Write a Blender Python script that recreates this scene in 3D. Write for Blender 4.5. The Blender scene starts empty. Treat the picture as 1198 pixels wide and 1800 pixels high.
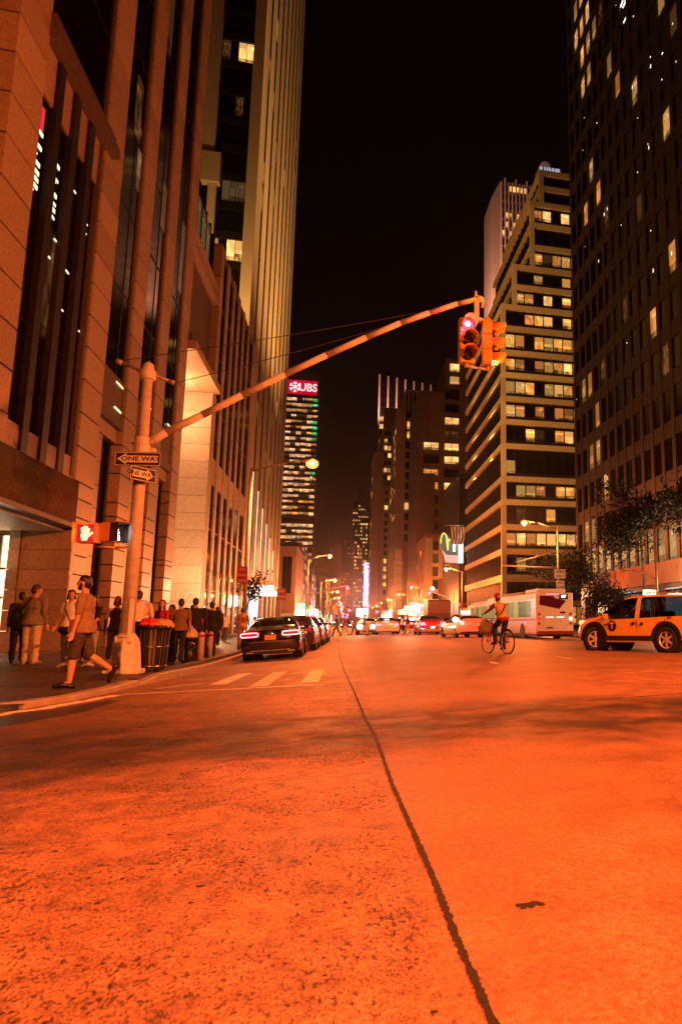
import bpy, bmesh, math, random
from mathutils import Vector, Matrix, noise
random.seed(7)
S = bpy.context.scene
COL = S.collection
PI = math.pi

# ------------------------------------------------------------------ camera, world, exposure
F, CX, CY, EYE = 1220.0, 927.0, 900.0, 1.05
_a = Vector((604 - CX, -(1095 - CY), F)).normalized()          # the avenue's direction seen by the camera
_x = Vector((5640 - CX, -(1050 - CY), F)); _x = (_x - _a * _x.dot(_a)).normalized()
_u = _a.cross(_x)
if _u.y < 0: _u = -_u
ROWS = (_x, _a, _u)
def ray(px, py):
    c = Vector((px - CX, -(py - CY), F)); return Vector([r.dot(c) for r in ROWS])
def atY(px, py, Y):
    d = ray(px, py); t = Y / d.y; return (d.x * t, d.z * t + EYE)
cam_d = bpy.data.cameras.new('camera'); cam = bpy.data.objects.new('camera', cam_d); COL.objects.link(cam)
right = Vector([r.x for r in ROWS]); up = Vector([r.y for r in ROWS]); fwd = Vector([r.z for r in ROWS])
cam.matrix_world = Matrix(((right.x, up.x, -fwd.x, 0), (right.y, up.y, -fwd.y, 0), (right.z, up.z, -fwd.z, EYE), (0, 0, 0, 1)))
cam_d.sensor_fit = 'VERTICAL'; cam_d.sensor_height = 24.0; cam_d.lens = 24.0 * F / 1800.0
cam_d.shift_x = -(CX - 599.0) / 1800.0; cam_d.shift_y = 0.0
cam_d.clip_start = 0.1; cam_d.clip_end = 6000
cam_d.dof.use_dof = True; cam_d.dof.focus_distance = 17.0; cam_d.dof.aperture_fstop = 3.2
S.camera = cam
W = bpy.data.worlds.new('World'); S.world = W; W.use_nodes = True
wn = W.node_tree.nodes; wl = W.node_tree.links
bg = wn['Background']
tc = wn.new('ShaderNodeTexCoord'); sx = wn.new('ShaderNodeSeparateXYZ'); rmp = wn.new('ShaderNodeValToRGB')
wl.new(tc.outputs['Generated'], sx.inputs[0]); wl.new(sx.outputs['Z'], rmp.inputs[0]); wl.new(rmp.outputs[0], bg.inputs[0])
rmp.color_ramp.elements[0].position = 0.0; rmp.color_ramp.elements[0].color = (0.014, 0.0036, 0.0016, 1)
rmp.color_ramp.elements[1].position = 0.75; rmp.color_ramp.elements[1].color = (0.0012, 0.0005, 0.0005, 1)
_e = rmp.color_ramp.elements.new(0.30); _e.color = (0.0032, 0.001, 0.0008, 1)
bg.inputs[1].default_value = 1.0
S.view_settings.view_transform = 'Standard'; S.view_settings.look = 'None'
S.view_settings.exposure = 0.12; S.view_settings.gamma = 1.0
S.render.engine = 'CYCLES'
S.cycles.max_bounces = 5; S.cycles.diffuse_bounces = 1; S.cycles.glossy_bounces = 3; S.cycles.transmission_bounces = 3
S.cycles.use_denoising = True; S.cycles.denoising_prefilter = 'NONE'; S.cycles.denoising_input_passes = 'RGB_ALBEDO_NORMAL'; S.cycles.sample_clamp_indirect = 3.0; S.cycles.caustics_reflective = False; S.cycles.caustics_refractive = False
SOD = (1.0, 0.188, 0.035)

# ------------------------------------------------------------------ helpers
MATS = {}
def mat(name, col, rough=0.6, metal=0.0, emit=None, es=0.0, var=0.0, vs=3.0, bump=0.0, bs=40.0, spec=0.5, coat=0.0):
    if name in MATS: return MATS[name]
    m = bpy.data.materials.new(name); m.use_nodes = True; MATS[name] = m
    n = m.node_tree.nodes; l = m.node_tree.links; p = n['Principled BSDF']
    p.inputs['Base Color'].default_value = (*col, 1); p.inputs['Roughness'].default_value = rough
    p.inputs['Metallic'].default_value = metal; p.inputs['Specular IOR Level'].default_value = spec
    p.inputs['Coat Weight'].default_value = coat; p.inputs['Coat Roughness'].default_value = 0.04
    if emit:
        p.inputs['Emission Color'].default_value = (*emit, 1); p.inputs['Emission Strength'].default_value = es
    if var or bump:
        g = n.new('ShaderNodeNewGeometry')
    if var:
        t = n.new('ShaderNodeTexNoise'); t.inputs['Scale'].default_value = vs; t.inputs['Detail'].default_value = 6; t.inputs['Roughness'].default_value = 0.65
        l.new(g.outputs['Position'], t.inputs['Vector'])
        r = n.new('ShaderNodeValToRGB'); l.new(t.outputs['Fac'], r.inputs[0])
        r.color_ramp.elements[0].position = 0.3; r.color_ramp.elements[1].position = 0.7
        r.color_ramp.elements[0].color = (*[c * (1 - var) for c in col], 1); r.color_ramp.elements[1].color = (*[min(1, c * (1 + var)) for c in col], 1)
        oi = n.new('ShaderNodeObjectInfo'); mr = n.new('ShaderNodeMapRange'); l.new(oi.outputs['Random'], mr.inputs[0])
        mr.inputs[3].default_value = 1 - var * 1.0; mr.inputs[4].default_value = 1 + var * 0.3
        mx = n.new('ShaderNodeMix'); mx.data_type = 'RGBA'; mx.blend_type = 'MULTIPLY'; mx.inputs[0].default_value = 1
        l.new(r.outputs[0], mx.inputs[6]); l.new(mr.outputs[0], mx.inputs[7]); l.new(mx.outputs[2], p.inputs['Base Color'])
    if bump:
        t2 = n.new('ShaderNodeTexNoise'); t2.inputs['Scale'].default_value = bs; t2.inputs['Detail'].default_value = 4
        l.new(g.outputs['Position'], t2.inputs['Vector'])
        b = n.new('ShaderNodeBump'); b.inputs['Strength'].default_value = bump; b.inputs['Distance'].default_value = 0.02
        l.new(t2.outputs['Fac'], b.inputs['Height']); l.new(b.outputs[0], p.inputs['Normal'])
    return m
def lit(name, col, es, lo=0.25, sc=(4, 4, 4), dim=0.6, sample=False):
    """a lit room behind glass: fittings, blinds and furniture break the light up; every window differs"""
    if name in MATS: return MATS[name]
    m = bpy.data.materials.new(name); m.use_nodes = True; MATS[name] = m
    n = m.node_tree.nodes; l = m.node_tree.links; p = n['Principled BSDF']
    p.inputs['Base Color'].default_value = (0.02, 0.02, 0.02, 1); p.inputs['Roughness'].default_value = 0.08
    tcn = n.new('ShaderNodeTexCoord'); oi = n.new('ShaderNodeObjectInfo'); sp = n.new('ShaderNodeSeparateXYZ'); l.new(tcn.outputs['Object'], sp.inputs[0])
    def ma(op, a, b):
        q = n.new('ShaderNodeMath'); q.operation = op
        for i, k in enumerate((a, b)):
            if isinstance(k, (int, float)): q.inputs[i].default_value = k
            else: l.new(k, q.inputs[i])
        return q.outputs[0]
    rnd = oi.outputs['Random']; r_b = ma('FRACT', ma('MULTIPLY', rnd, 7.31), 0); r_c = ma('FRACT', ma('MULTIPLY', rnd, 13.7), 0)
    mp = n.new('ShaderNodeMapping'); mp.inputs['Scale'].default_value = sc; l.new(tcn.outputs['Object'], mp.inputs['Vector'])
    vm = n.new('ShaderNodeVectorMath'); vm.operation = 'MULTIPLY_ADD'; l.new(rnd, vm.inputs[0]); vm.inputs[1].default_value = (91, 57, 33); l.new(mp.outputs[0], vm.inputs[2])
    t = n.new('ShaderNodeTexNoise'); t.inputs['Scale'].default_value = 1.0; t.inputs['Detail'].default_value = 1.5; l.new(vm.outputs[0], t.inputs['Vector'])
    r = n.new('ShaderNodeMapRange'); l.new(t.outputs['Fac'], r.inputs[0]); r.inputs[1].default_value = 0.36; r.inputs[2].default_value = 0.62; r.inputs[3].default_value = lo; r.inputs[4].default_value = 1.1
    z = sp.outputs['Z']
    desk = ma('MULTIPLY', ma('LESS_THAN', z, ma('SUBTRACT', ma('MULTIPLY', r_c, 0.3), 0.45)), -0.55)          # dark furniture along the sill
    ceil = ma('MULTIPLY', ma('MULTIPLY', ma('GREATER_THAN', z, 0.22), ma('LESS_THAN', z, 0.33)), ma('MULTIPLY', ma('GREATER_THAN', t.outputs['Fac'], 0.5), 0.9))   # a row of ceiling lights
    room = ma('MAXIMUM', ma('ADD', ma('ADD', r.outputs[0], desk), ceil), 0.08)
    blind = ma('GREATER_THAN', z, ma('ADD', ma('MULTIPLY', r_b, 1.5), -0.45))                              # a blind drawn part of the way down
    pick = n.new('ShaderNodeMix'); l.new(blind, pick.inputs[0]); l.new(room, pick.inputs[2]); pick.inputs[3].default_value = 0.5
    r2 = n.new('ShaderNodeMapRange'); l.new(rnd, r2.inputs[0]); r2.inputs[3].default_value = 1 - dim; r2.inputs[4].default_value = 1.2
    m2 = n.new('ShaderNodeMath'); m2.operation = 'MULTIPLY'; l.new(ma('MULTIPLY', pick.outputs[0], r2.outputs[0]), m2.inputs[0]); m2.inputs[1].default_value = es
    p.inputs['Emission Color'].default_value = (*col, 1); l.new(m2.outputs[0], p.inputs['Emission Strength'])
    if not sample: m.cycles.emission_sampling = 'NONE'
    return m
def thin_glass(name, col, a):
    m = bpy.data.materials.new(name); m.use_nodes = True; n = m.node_tree.nodes; l = m.node_tree.links
    t = n.new('ShaderNodeBsdfTransparent'); t.inputs[0].default_value = (*col, 1); g_ = n.new('ShaderNodeBsdfGlossy'); g_.inputs['Roughness'].default_value = 0.02
    fr = n.new('ShaderNodeFresnel'); fr.inputs[0].default_value = 1.45; mx = n.new('ShaderNodeMixShader'); l.new(fr.outputs[0], mx.inputs[0]); l.new(t.outputs[0], mx.inputs[1]); l.new(g_.outputs[0], mx.inputs[2]); l.new(mx.outputs[0], n['Material Output'].inputs['Surface']); return m
def glow(name, col, es, sample=False):
    if name in MATS: return MATS[name]
    m = mat(name, (0.03, 0.03, 0.03), 0.3, emit=col, es=es)
    if not sample: m.cycles.emission_sampling = 'NONE'
    return m

WM = {}
def link(o, parent=None, M=None):
    """M is the world matrix the object is built at; the parent keeps its own"""
    COL.objects.link(o)
    M = M or Matrix.Identity(4)
    o.matrix_basis = M; WM[o] = M
    if parent is not None:
        o.parent = parent; o.matrix_parent_inverse = WM[parent].inverted()
    return o
def tag(o, label=None, cat=None, group=None, kind=None):
    if label: o['label'] = label
    if cat: o['category'] = cat
    if group: o['group'] = group
    if kind: o['kind'] = kind
    return o
def thing(name, label, cat, loc=(0, 0, 0), group=None, kind=None):
    o = bpy.data.objects.new(name, None); o.empty_display_size = 0.3
    link(o, None, Matrix.Translation(loc)); return tag(o, label, cat, group, kind)
def place(o, loc, rz=0.0, rx=0.0, ry=0.0, s=1.0):
    o.matrix_basis = Matrix.Translation(loc) @ Matrix.Rotation(rz, 4, 'Z') @ Matrix.Rotation(ry, 4, 'Y') @ Matrix.Rotation(rx, 4, 'X') @ Matrix.Scale(s, 4)
def copy_tree(o, parent=None):
    c = o.copy(); COL.objects.link(c)
    if parent is not None: c.parent = parent
    for ch in list(o.children): copy_tree(ch, c)
    return c
UNIT = {}
def unit(m):
    if m.name not in UNIT:
        bm = bmesh.new(); bmesh.ops.create_cube(bm, size=1.0); me = bpy.data.meshes.new('box'); bm.to_mesh(me); bm.free(); me.materials.append(m); UNIT[m.name] = me
    return UNIT[m.name]
def bx(name, m, x, y, z, parent=None):
    o = bpy.data.objects.new(name, unit(m))
    M = Matrix.Translation(((x[0] + x[1]) / 2, (y[0] + y[1]) / 2, (z[0] + z[1]) / 2)) @ Matrix.Diagonal((abs(x[1] - x[0]), abs(y[1] - y[0]), abs(z[1] - z[0]), 1))
    return link(o, parent, M)
class MB:
    def __init__(s): s.b = bmesh.new()
    def box(s, x, y, z, bev=0.0, M=None):
        r = bmesh.ops.create_cube(s.b, size=1.0); v = r['verts']
        bmesh.ops.scale(s.b, vec=(abs(x[1] - x[0]), abs(y[1] - y[0]), abs(z[1] - z[0])), verts=v)
        bmesh.ops.translate(s.b, vec=((x[0] + x[1]) / 2, (y[0] + y[1]) / 2, (z[0] + z[1]) / 2), verts=v)
        if M: bmesh.ops.transform(s.b, matrix=M, verts=v)
        if bev:
            es = list({e for q in v for e in q.link_edges}); bmesh.ops.bevel(s.b, geom=es, offset=bev, segments=2, affect='EDGES', profile=0.6)
        return s
    def cyl(s, p0, p1, r0, r1=None, n=12, caps=True):
        p0, p1 = Vector(p0), Vector(p1); d = p1 - p0; r1 = r0 if r1 is None else r1
        M = Matrix.Translation((p0 + p1) / 2) @ d.to_track_quat('Z', 'Y').to_matrix().to_4x4()
        bmesh.ops.create_cone(s.b, cap_ends=caps, segments=n, radius1=r0, radius2=r1, depth=d.length, matrix=M); return s
    def tube(s, pts, r, n=8):
        rs = r if isinstance(r, (list, tuple)) else [r] * len(pts)
        for i in range(len(pts) - 1): s.cyl(pts[i], pts[i + 1], rs[i], rs[i + 1], n)
        for i in range(1, len(pts) - 1): s.ell(pts[i], (rs[i],) * 3, n, 6)
        return s
    def ell(s, c, r, n=12, m=8, M=None):
        T = Matrix.Translation(c) @ (M or Matrix.Identity(4)) @ Matrix.Diagonal((*r, 1))
        bmesh.ops.create_uvsphere(s.b, u_segments=n, v_segments=m, radius=1.0, matrix=T); return s
    def poly(s, pts, h=None):
        """a flat polygon, extruded by vector h if given"""
        vs = [s.b.verts.new(p) for p in pts]; f = s.b.faces.new(vs)
        if h is not None:
            r = bmesh.ops.extrude_face_region(s.b, geom=[f]); bmesh.ops.translate(s.b, vec=h, verts=[g for g in r['geom'] if isinstance(g, bmesh.types.BMVert)])
        return s
    def lathe(s, prof, n=20, c=(0, 0, 0), caps=True):
        rings = []
        for r, z in prof:
            rings.append([s.b.verts.new((c[0] + r * math.cos(2 * PI * k / n), c[1] + r * math.sin(2 * PI * k / n), c[2] + z)) for k in range(n)])
        for A, B in zip(rings, rings[1:]):
            for k in range(n): s.b.faces.new((A[k], A[(k + 1) % n], B[(k + 1) % n], B[k]))
        if caps: s.b.faces.new(list(reversed(rings[0]))); s.b.faces.new(rings[-1])
        return s
    def build(s, name, m, parent=None, smooth=False, M=None):
        bmesh.ops.recalc_face_normals(s.b, faces=s.b.faces)
        me = bpy.data.meshes.new(name); s.b.to_mesh(me); s.b.free()
        for q in (m if isinstance(m, (list, tuple)) else [m]): me.materials.append(q)
        if smooth: me.polygons.foreach_set('use_smooth', [True] * len(me.polygons))
        o = bpy.data.objects.new(name, me); return link(o, parent, M)
def text(name, string, size, m, M, parent=None, ext=0.003, bold=0.0, xs=1.0):
    cu = bpy.data.curves.new(name, 'FONT'); cu.body = string; cu.size = size; cu.align_x = 'CENTER'; cu.align_y = 'CENTER'; cu.extrude = ext; cu.offset = bold
    cu.resolution_u = 3; cu.materials.append(m); o = bpy.data.objects.new(name, cu)
    return link(o, parent, M @ Matrix.Diagonal((xs, 1, 1, 1)))
FACE_S = Matrix.Rotation(PI / 2, 4, 'X')                                   # upright, read from the south (towards -Y)
FACE_W = Matrix.Rotation(-PI / 2, 4, 'Z') @ Matrix.Rotation(PI / 2, 4, 'X')  # read from the west (towards -X)
FACE_E = Matrix.Rotation(PI / 2, 4, 'Z') @ Matrix.Rotation(PI / 2, 4, 'X')   # read from the east (towards +X)
def T(x, y, z): return Matrix.Translation((x, y, z))
def lamp(name, loc, power, col=SOD, size=0.12, spot=None, aim=None, parent=None, blend=0.6):
    d = bpy.data.lights.new(name, 'SPOT' if spot else 'POINT'); d.energy = power; d.color = col; d.shadow_soft_size = size
    M = T(*loc)
    if spot:
        d.spot_size = math.radians(spot); d.spot_blend = blend
        M = M @ (Vector(aim) - Vector(loc)).to_track_quat('-Z', 'Y').to_matrix().to_4x4()
    o = bpy.data.objects.new(name, d); return link(o, parent, M)
def ss(a, b, v):
    t = min(1, max(0, (v - a) / (b - a))); return t * t * (3 - 2 * t)

# ------------------------------------------------------------------ materials
def granite(name, col, var=0.18):
    return mat(name, col, 0.5, var=var + 0.08, vs=9.0, bump=0.3, bs=45)
GRAN = granite('warm_granite', (0.47, 0.35, 0.25)); GRAN_D = granite('brown_granite', (0.13, 0.085, 0.06)); GRAN_L = granite('pale_granite', (0.5, 0.43, 0.35))
LIME = granite('yellow_limestone', (0.42, 0.35, 0.23)); BAND = granite('ochre_concrete', (0.6, 0.5, 0.27)); BROWN = granite('brown_brick', (0.22, 0.14, 0.1), 0.25)
DARKST = granite('dark_bronze_stone', (0.017, 0.013, 0.012)); GREYST = granite('grey_limestone', (0.36, 0.28, 0.24)); PALE = granite('pale_stone', (0.6, 0.52, 0.46))
JOINT = mat('joint_mortar', (0.03, 0.02, 0.015), 0.9); POLISH = mat('polished_brown_stone', (0.12, 0.05, 0.03), 0.12, var=0.5, vs=1.2)
GLASS = mat('dark_glass', (0.006, 0.006, 0.007), 0.08, spec=0.1); BLACKM = mat('black_metal', (0.015, 0.014, 0.014), 0.35, 0.3); TRIM = mat('bronze_trim', (0.06, 0.04, 0.03), 0.35, 0.6)
WARM = lit('warm_room', (1.0, 0.37, 0.065), 1.15, 0.55, (1.6, 1.6, 1.3)); WARMB = lit('bright_room', (1.0, 0.48, 0.13), 1.6, 0.6, (1.6, 1.6, 1.6)); AMBER = lit('amber_room', (1.0, 0.33, 0.07), 0.85, 0.5, (2, 2, 1.5))
DIMW = lit('dim_room', (1.0, 0.38, 0.1), 0.09, 0.1); YELW = lit('yellow_room', (1.0, 0.5, 0.11), 0.7, 0.6, dim=0.5); GREENW = lit('green_room', (0.1, 1.0, 0.25), 0.9, 0.1)
CURT = lit('curtained_room', (1.0, 0.58, 0.24), 0.16, 0.4, (9, 9, 0.4)); PINKW = lit('pinkish_room', (1.0, 0.5, 0.22), 1.35, 0.25, (5, 5, 1.2))
WHITE = glow('white_sign_light', (1.0, 0.93, 0.85), 3.0); WHITEB = glow('cool_sign_light', (0.75, 0.85, 1.0), 2.2)
REDL = glow('red_signal_light', (1.0, 0.02, 0.07), 6.0); REDT = glow('red_tail_light', (1.0, 0.06, 0.1), 9.0); REDD = glow('dim_red_light', (1.0, 0.02, 0.05), 0.9)
SODL = glow('sodium_lens', (1.0, 0.17, 0.015), 5.0); SODC = glow('sodium_bulb', (1.0, 0.5, 0.16), 40.0); LEDPINK = glow('tail_light_ring', (1.0, 0.42, 0.4), 2.6)
HEADL = glow('headlight', (1.0, 0.9, 0.75), 14.0); GRNL = glow('green_signal_light', (0.0, 1.0, 0.4), 1.6)
GALV = mat('galvanised_steel', (0.42, 0.38, 0.34), 0.55, 0.25, var=0.3, vs=6, bump=0.1); PALEP = mat('pale_painted_metal', (0.74, 0.68, 0.6), 0.5, var=0.22, vs=7, bump=0.15)
YELP = mat('signal_yellow', (0.75, 0.36, 0.03), 0.45, var=0.1); TIRE = mat('tyre_rubber', (0.012, 0.012, 0.012), 0.75); RIM = mat('alloy_rim', (0.6, 0.57, 0.53), 0.35, 0.25)
CHROME = mat('chrome', (0.8, 0.78, 0.75), 0.12, 1.0); BLKP = mat('black_paint', (0.006, 0.004, 0.005), 0.12, coat=1.0); CARGL = mat('car_glass', (0.012, 0.011, 0.011), 0.03, spec=0.8)
TAXI = mat('taxi_yellow', (0.85, 0.46, 0.1), 0.28, coat=0.6); PLAST = mat('black_plastic', (0.012, 0.011, 0.011), 0.6); WHITEP = mat('white_paint', (0.72, 0.7, 0.68), 0.4)
REDP = mat('red_paint', (0.35, 0.008, 0.012), 0.2, coat=0.7); SIGNR = mat('sign_red', (0.42, 0.015, 0.015), 0.5); SIGNW = mat('sign_white', (0.78, 0.74, 0.7), 0.5); SIGNK = mat('sign_black', (0.01, 0.01, 0.01), 0.5)
SKIN = mat('skin', (0.5, 0.27, 0.18), 0.55, var=0.08, vs=12); HAIRK = mat('dark_hair', (0.012, 0.008, 0.006), 0.5)
LEAF = mat('leaf', (0.01, 0.02, 0.008), 0.55, var=0.4, vs=1.5); BARK = mat('bark', (0.07, 0.05, 0.035), 0.9, var=0.3, bump=0.4, bs=30)

# ------------------------------------------------------------------ ground, road, pavements
def gdip(Y): return 0.06 + 0.22 * ss(10, 24, Y)
def gz(X, Y):
    u = (X - 5) / (8.5 if X < 5 else 12.0)
    return 0.05 - gdip(Y) * min(1.0, u * u)
def curbtop(Y): return gz(-3.6, Y) + 0.06 + 0.09 * ss(12, 17, Y)
def sz(X, Y): return curbtop(Y) + max(0, -3.6 - X) * 0.045 if X > -8 else curbtop(Y) + 0.2
def road_material():
    m = bpy.data.materials.new('asphalt'); m.use_nodes = True; n = m.node_tree.nodes; l = m.node_tree.links; p = n['Principled BSDF']
    g = n.new('ShaderNodeNewGeometry'); sp = n.new('ShaderNodeSeparateXYZ'); l.new(g.outputs['Position'], sp.inputs[0])
    def nz(scale, det=5, ro=0.6, vec=None):
        t = n.new('ShaderNodeTexNoise'); t.inputs['Scale'].default_value = scale; t.inputs['Detail'].default_value = det; t.inputs['Roughness'].default_value = ro
        l.new(vec or g.outputs['Position'], t.inputs['Vector']); return t.outputs['Fac']
    def mr(v, a, b, c, d):
        q = n.new('ShaderNodeMapRange'); q.interpolation_type = 'SMOOTHSTEP'; l.new(v, q.inputs[0])
        for i, k in enumerate((a, b, c, d)): q.inputs[i + 1].default_value = k
        return q.outputs[0]
    def ma(op, a, b):
        q = n.new('ShaderNodeMath'); q.operation = op
        for i, k in enumerate((a, b)):
            if isinstance(k, (int, float)): q.inputs[i].default_value = k
            else: l.new(k, q.inputs[i])
        return q.outputs[0]
    big = nz(0.35, 4); mid = nz(2.3, 6); fine = nz(45, 4, 0.75); wob = nz(0.8, 3)
    base = ma('MULTIPLY', mr(big, 0.3, 0.7, 0.8, 1.12), mr(mid, 0.3, 0.7, 0.78, 1.2))
    base = ma('MULTIPLY', base, ma('MULTIPLY', mr(fine, 0.3, 0.7, 0.6, 1.36), mr(nz(150, 2, 0.6), 0.3, 0.7, 0.62, 1.3)))
    # lost aggregate: ragged dark pits, thick on the older lane left of the seam
    left = mr(ma('ADD', sp.outputs['X'], ma('MULTIPLY', wob, 0.12)), 0.28, 0.5, 1.0, 0.0)
    lng = n.new('ShaderNodeMapping'); lng.inputs['Scale'].default_value = (1.0, 0.55, 1.0); l.new(g.outputs['Position'], lng.inputs['Vector'])
    clus = mr(nz(1.1, 4), 0.32, 0.66, 0.0, 1.0)
    p1 = mr(ma('ADD', nz(44, 3, 0.55, lng.outputs[0]), ma('MULTIPLY', ma('SUBTRACT', 1.0, clus), 0.13)), 0.385, 0.485, 0.22, 1.0)
    p2 = mr(ma('ADD', nz(105, 2, 0.5, lng.outputs[0]), ma('MULTIPLY', ma('SUBTRACT', 1.0, clus), 0.08)), 0.41, 0.5, 0.42, 1.08)
    p3 = mr(nz(6.5, 5, 0.7), 0.32, 0.62, 0.6, 1.1)
    pit = ma('ADD', ma('MULTIPLY', ma('SUBTRACT', ma('MULTIPLY', ma('MULTIPLY', p1, p2), p3), 1.0), left), 1.0)
    rare = mr(nz(9, 5, 0.68), 0.27, 0.34, 0.35, 1.0)
    base = ma('MULTIPLY', ma('MULTIPLY', base, pit), rare)
    # a darker strip across the lanes, and a darker area towards the left kerb
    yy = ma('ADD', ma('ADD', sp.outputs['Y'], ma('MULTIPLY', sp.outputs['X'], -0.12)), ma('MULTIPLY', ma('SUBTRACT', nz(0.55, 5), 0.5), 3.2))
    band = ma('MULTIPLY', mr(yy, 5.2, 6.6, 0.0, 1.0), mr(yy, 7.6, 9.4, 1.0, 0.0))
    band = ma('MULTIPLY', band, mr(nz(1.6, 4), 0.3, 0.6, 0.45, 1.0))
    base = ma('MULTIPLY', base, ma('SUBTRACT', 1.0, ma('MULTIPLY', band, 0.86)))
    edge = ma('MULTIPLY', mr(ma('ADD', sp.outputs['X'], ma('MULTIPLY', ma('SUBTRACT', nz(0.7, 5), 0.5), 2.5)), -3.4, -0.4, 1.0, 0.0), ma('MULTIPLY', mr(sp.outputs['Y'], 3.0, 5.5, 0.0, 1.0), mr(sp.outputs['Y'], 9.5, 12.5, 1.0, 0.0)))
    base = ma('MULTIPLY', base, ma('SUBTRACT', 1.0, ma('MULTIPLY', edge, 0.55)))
    stain = mr(nz(0.22, 5, 0.7), 0.52, 0.66, 1.0, 0.72); base = ma('MULTIPLY', base, stain)
    mix = n.new('ShaderNodeMix'); mix.data_type = 'RGBA'; mix.blend_type = 'MULTIPLY'; mix.inputs[0].default_value = 1
    mix.inputs[6].default_value = (0.31, 0.155, 0.092, 1); l.new(base, mix.inputs[7]); l.new(mix.outputs[2], p.inputs['Base Color'])
    l.new(mr(mid, 0.3, 0.7, 0.48, 0.68), p.inputs['Roughness']); p.inputs['Specular IOR Level'].default_value = 0.4
    hb = ma('ADD', ma('MULTIPLY', pit, 0.6), ma('MULTIPLY', fine, 0.5)); b = n.new('ShaderNodeBump'); b.inputs['Strength'].default_value = 0.5; b.inputs['Distance'].default_value = 0.012
    l.new(hb, b.inputs['Height']); l.new(b.outputs[0], p.inputs['Normal']); return m
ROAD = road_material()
def sheet(name, xs, ys, zf, m, skip=None, kind='structure'):
    bm = bmesh.new(); V = [[bm.verts.new((x, y, zf(x, y))) for x in xs] for y in ys]
    for j in range(len(ys) - 1):
        for i in range(len(xs) - 1):
            if skip and skip((xs[i] + xs[i + 1]) / 2, (ys[j] + ys[j + 1]) / 2): continue
            bm.faces.new((V[j][i], V[j][i + 1], V[j + 1][i + 1], V[j + 1][i]))
    bmesh.ops.delete(bm, geom=[v for v in bm.verts if not v.link_faces], context='VERTS')
    me = bpy.data.meshes.new(name); bm.to_mesh(me); bm.free(); me.materials.append(m); me.polygons.foreach_set('use_smooth', [True] * len(me.polygons))
    return tag(link(bpy.data.objects.new(name, me)), kind=kind)
xs = [-600, -120, -40, -20, -12, -8, -6] + [-5 + 0.5 * i for i in range(54)] + [24, 30, 45, 120, 600]
ys = [-400, -60, -15] + [-8 + 1.0 * i for i in range(40)] + [36, 44, 52, 60, 80, 110, 160, 240, 400, 700, 1200, 3000]
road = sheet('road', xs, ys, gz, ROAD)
# pavements: blocks between the side streets
PAVE = mat('pavement_concrete', (0.05, 0.034, 0.028), 0.5, var=0.35, vs=1.4, bump=0.2, bs=30); KERB = mat('kerb_granite', (0.36, 0.31, 0.27), 0.6, var=0.25, vs=4, bump=0.1)
def pave(name, poly, zf, step=1.0):
    """a pavement slab: the polygon's top follows zf, its rim drops to the road"""
    bm = bmesh.new(); top = [bm.verts.new((x, y, zf(x, y))) for x, y in poly]; bm.faces.new(top)
    bot = [bm.verts.new((x, y, gz(x, y) - 0.25)) for x, y in poly]
    for i in range(len(poly)): j = (i + 1) % len(poly); bm.faces.new((top[i], top[j], bot[j], bot[i]))
    bmesh.ops.triangulate(bm, faces=bm.faces); me = bpy.data.meshes.new(name); bm.to_mesh(me); bm.free(); me.materials.append(PAVE)
    return tag(link(bpy.data.objects.new(name, me)), kind='structure')
# the near left corner: joints between the flags are real gaps
corner = [(-3.75, 15.2), (-3.62, 13.0), (-3.7, 11.6), (-3.95, 10.6), (-4.6, 9.9), (-6.0, 9.3), (-9, 9.1)]
base_l = sheet('pavement_bed', [-45, -20, -9, -3.9], [9.9, 12, 15, 20, 25, 30, 50, 74], lambda x, y: sz(x, y) - 0.03 - (0.1 if y < 11 else 0), JOINT, skip=lambda x, y: x > -9 and y < 12 and False)
def flags(x0, x1, y0, y1, sx_, sy_, zf, parent=None):
    k = 0
    nx = int(round((x1 - x0) / sx_)); ny = int(round((y1 - y0) / sy_)); g = 0.012
    for i in range(nx):
        for j in range(ny):
            a, b, c, d = x0 + i * sx_, x0 + (i + 1) * sx_, y0 + j * sy_, y0 + (j + 1) * sy_
            if b > -4.0 and c < 11.0: continue
            bm = bmesh.new(); vs = [bm.verts.new((x, y, zf(x, y))) for x, y in ((a + g, c + g), (b - g, c + g), (b - g, d - g), (a + g, d - g))]
            bm.faces.new(vs); w = [bm.verts.new((v.co.x, v.co.y, v.co.z - 0.06)) for v in vs]
            for q in range(4): bm.faces.new((vs[q], vs[(q + 1) % 4], w[(q + 1) % 4], w[q]))
            bmesh.ops.recalc_face_normals(bm, faces=bm.faces)
            me = bpy.data.meshes.new('paving_flag'); bm.to_mesh(me); bm.free(); me.materials.append(PAVE)
            link(bpy.data.objects.new('paving_flag', me), parent); k += 1
    return k
flags(-10.0, -4.0, 10.0, 34.0, 1.5, 1.5, sz, base_l)
pave('corner_ramp', [(-4.0, 15.2)] + [(x - 0.15, y) for x, y in corner[:-1]] + [(-9, 9.25), (-9, 10.02), (-4.0, 10.02)], lambda x, y: sz(x, y) - 0.006)
pave('pavement_strip', [(-4.0, 15.0), (-3.78, 15.0), (-3.78, 74), (-4.0, 74)], lambda x, y: sz(x, y) - 0.004)
pave('far_flags', [(-10.1, 34.0), (-4.0, 34.0), (-4.0, 74), (-10.1, 74)], lambda x, y: sz(x, y) - 0.004)
pave('side_street_pavement', [(-10.0, 9.2), (-10.0, 34), (-60, 34), (-60, 9.2)], lambda x, y: sz(-10, y) - 0.004)
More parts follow.
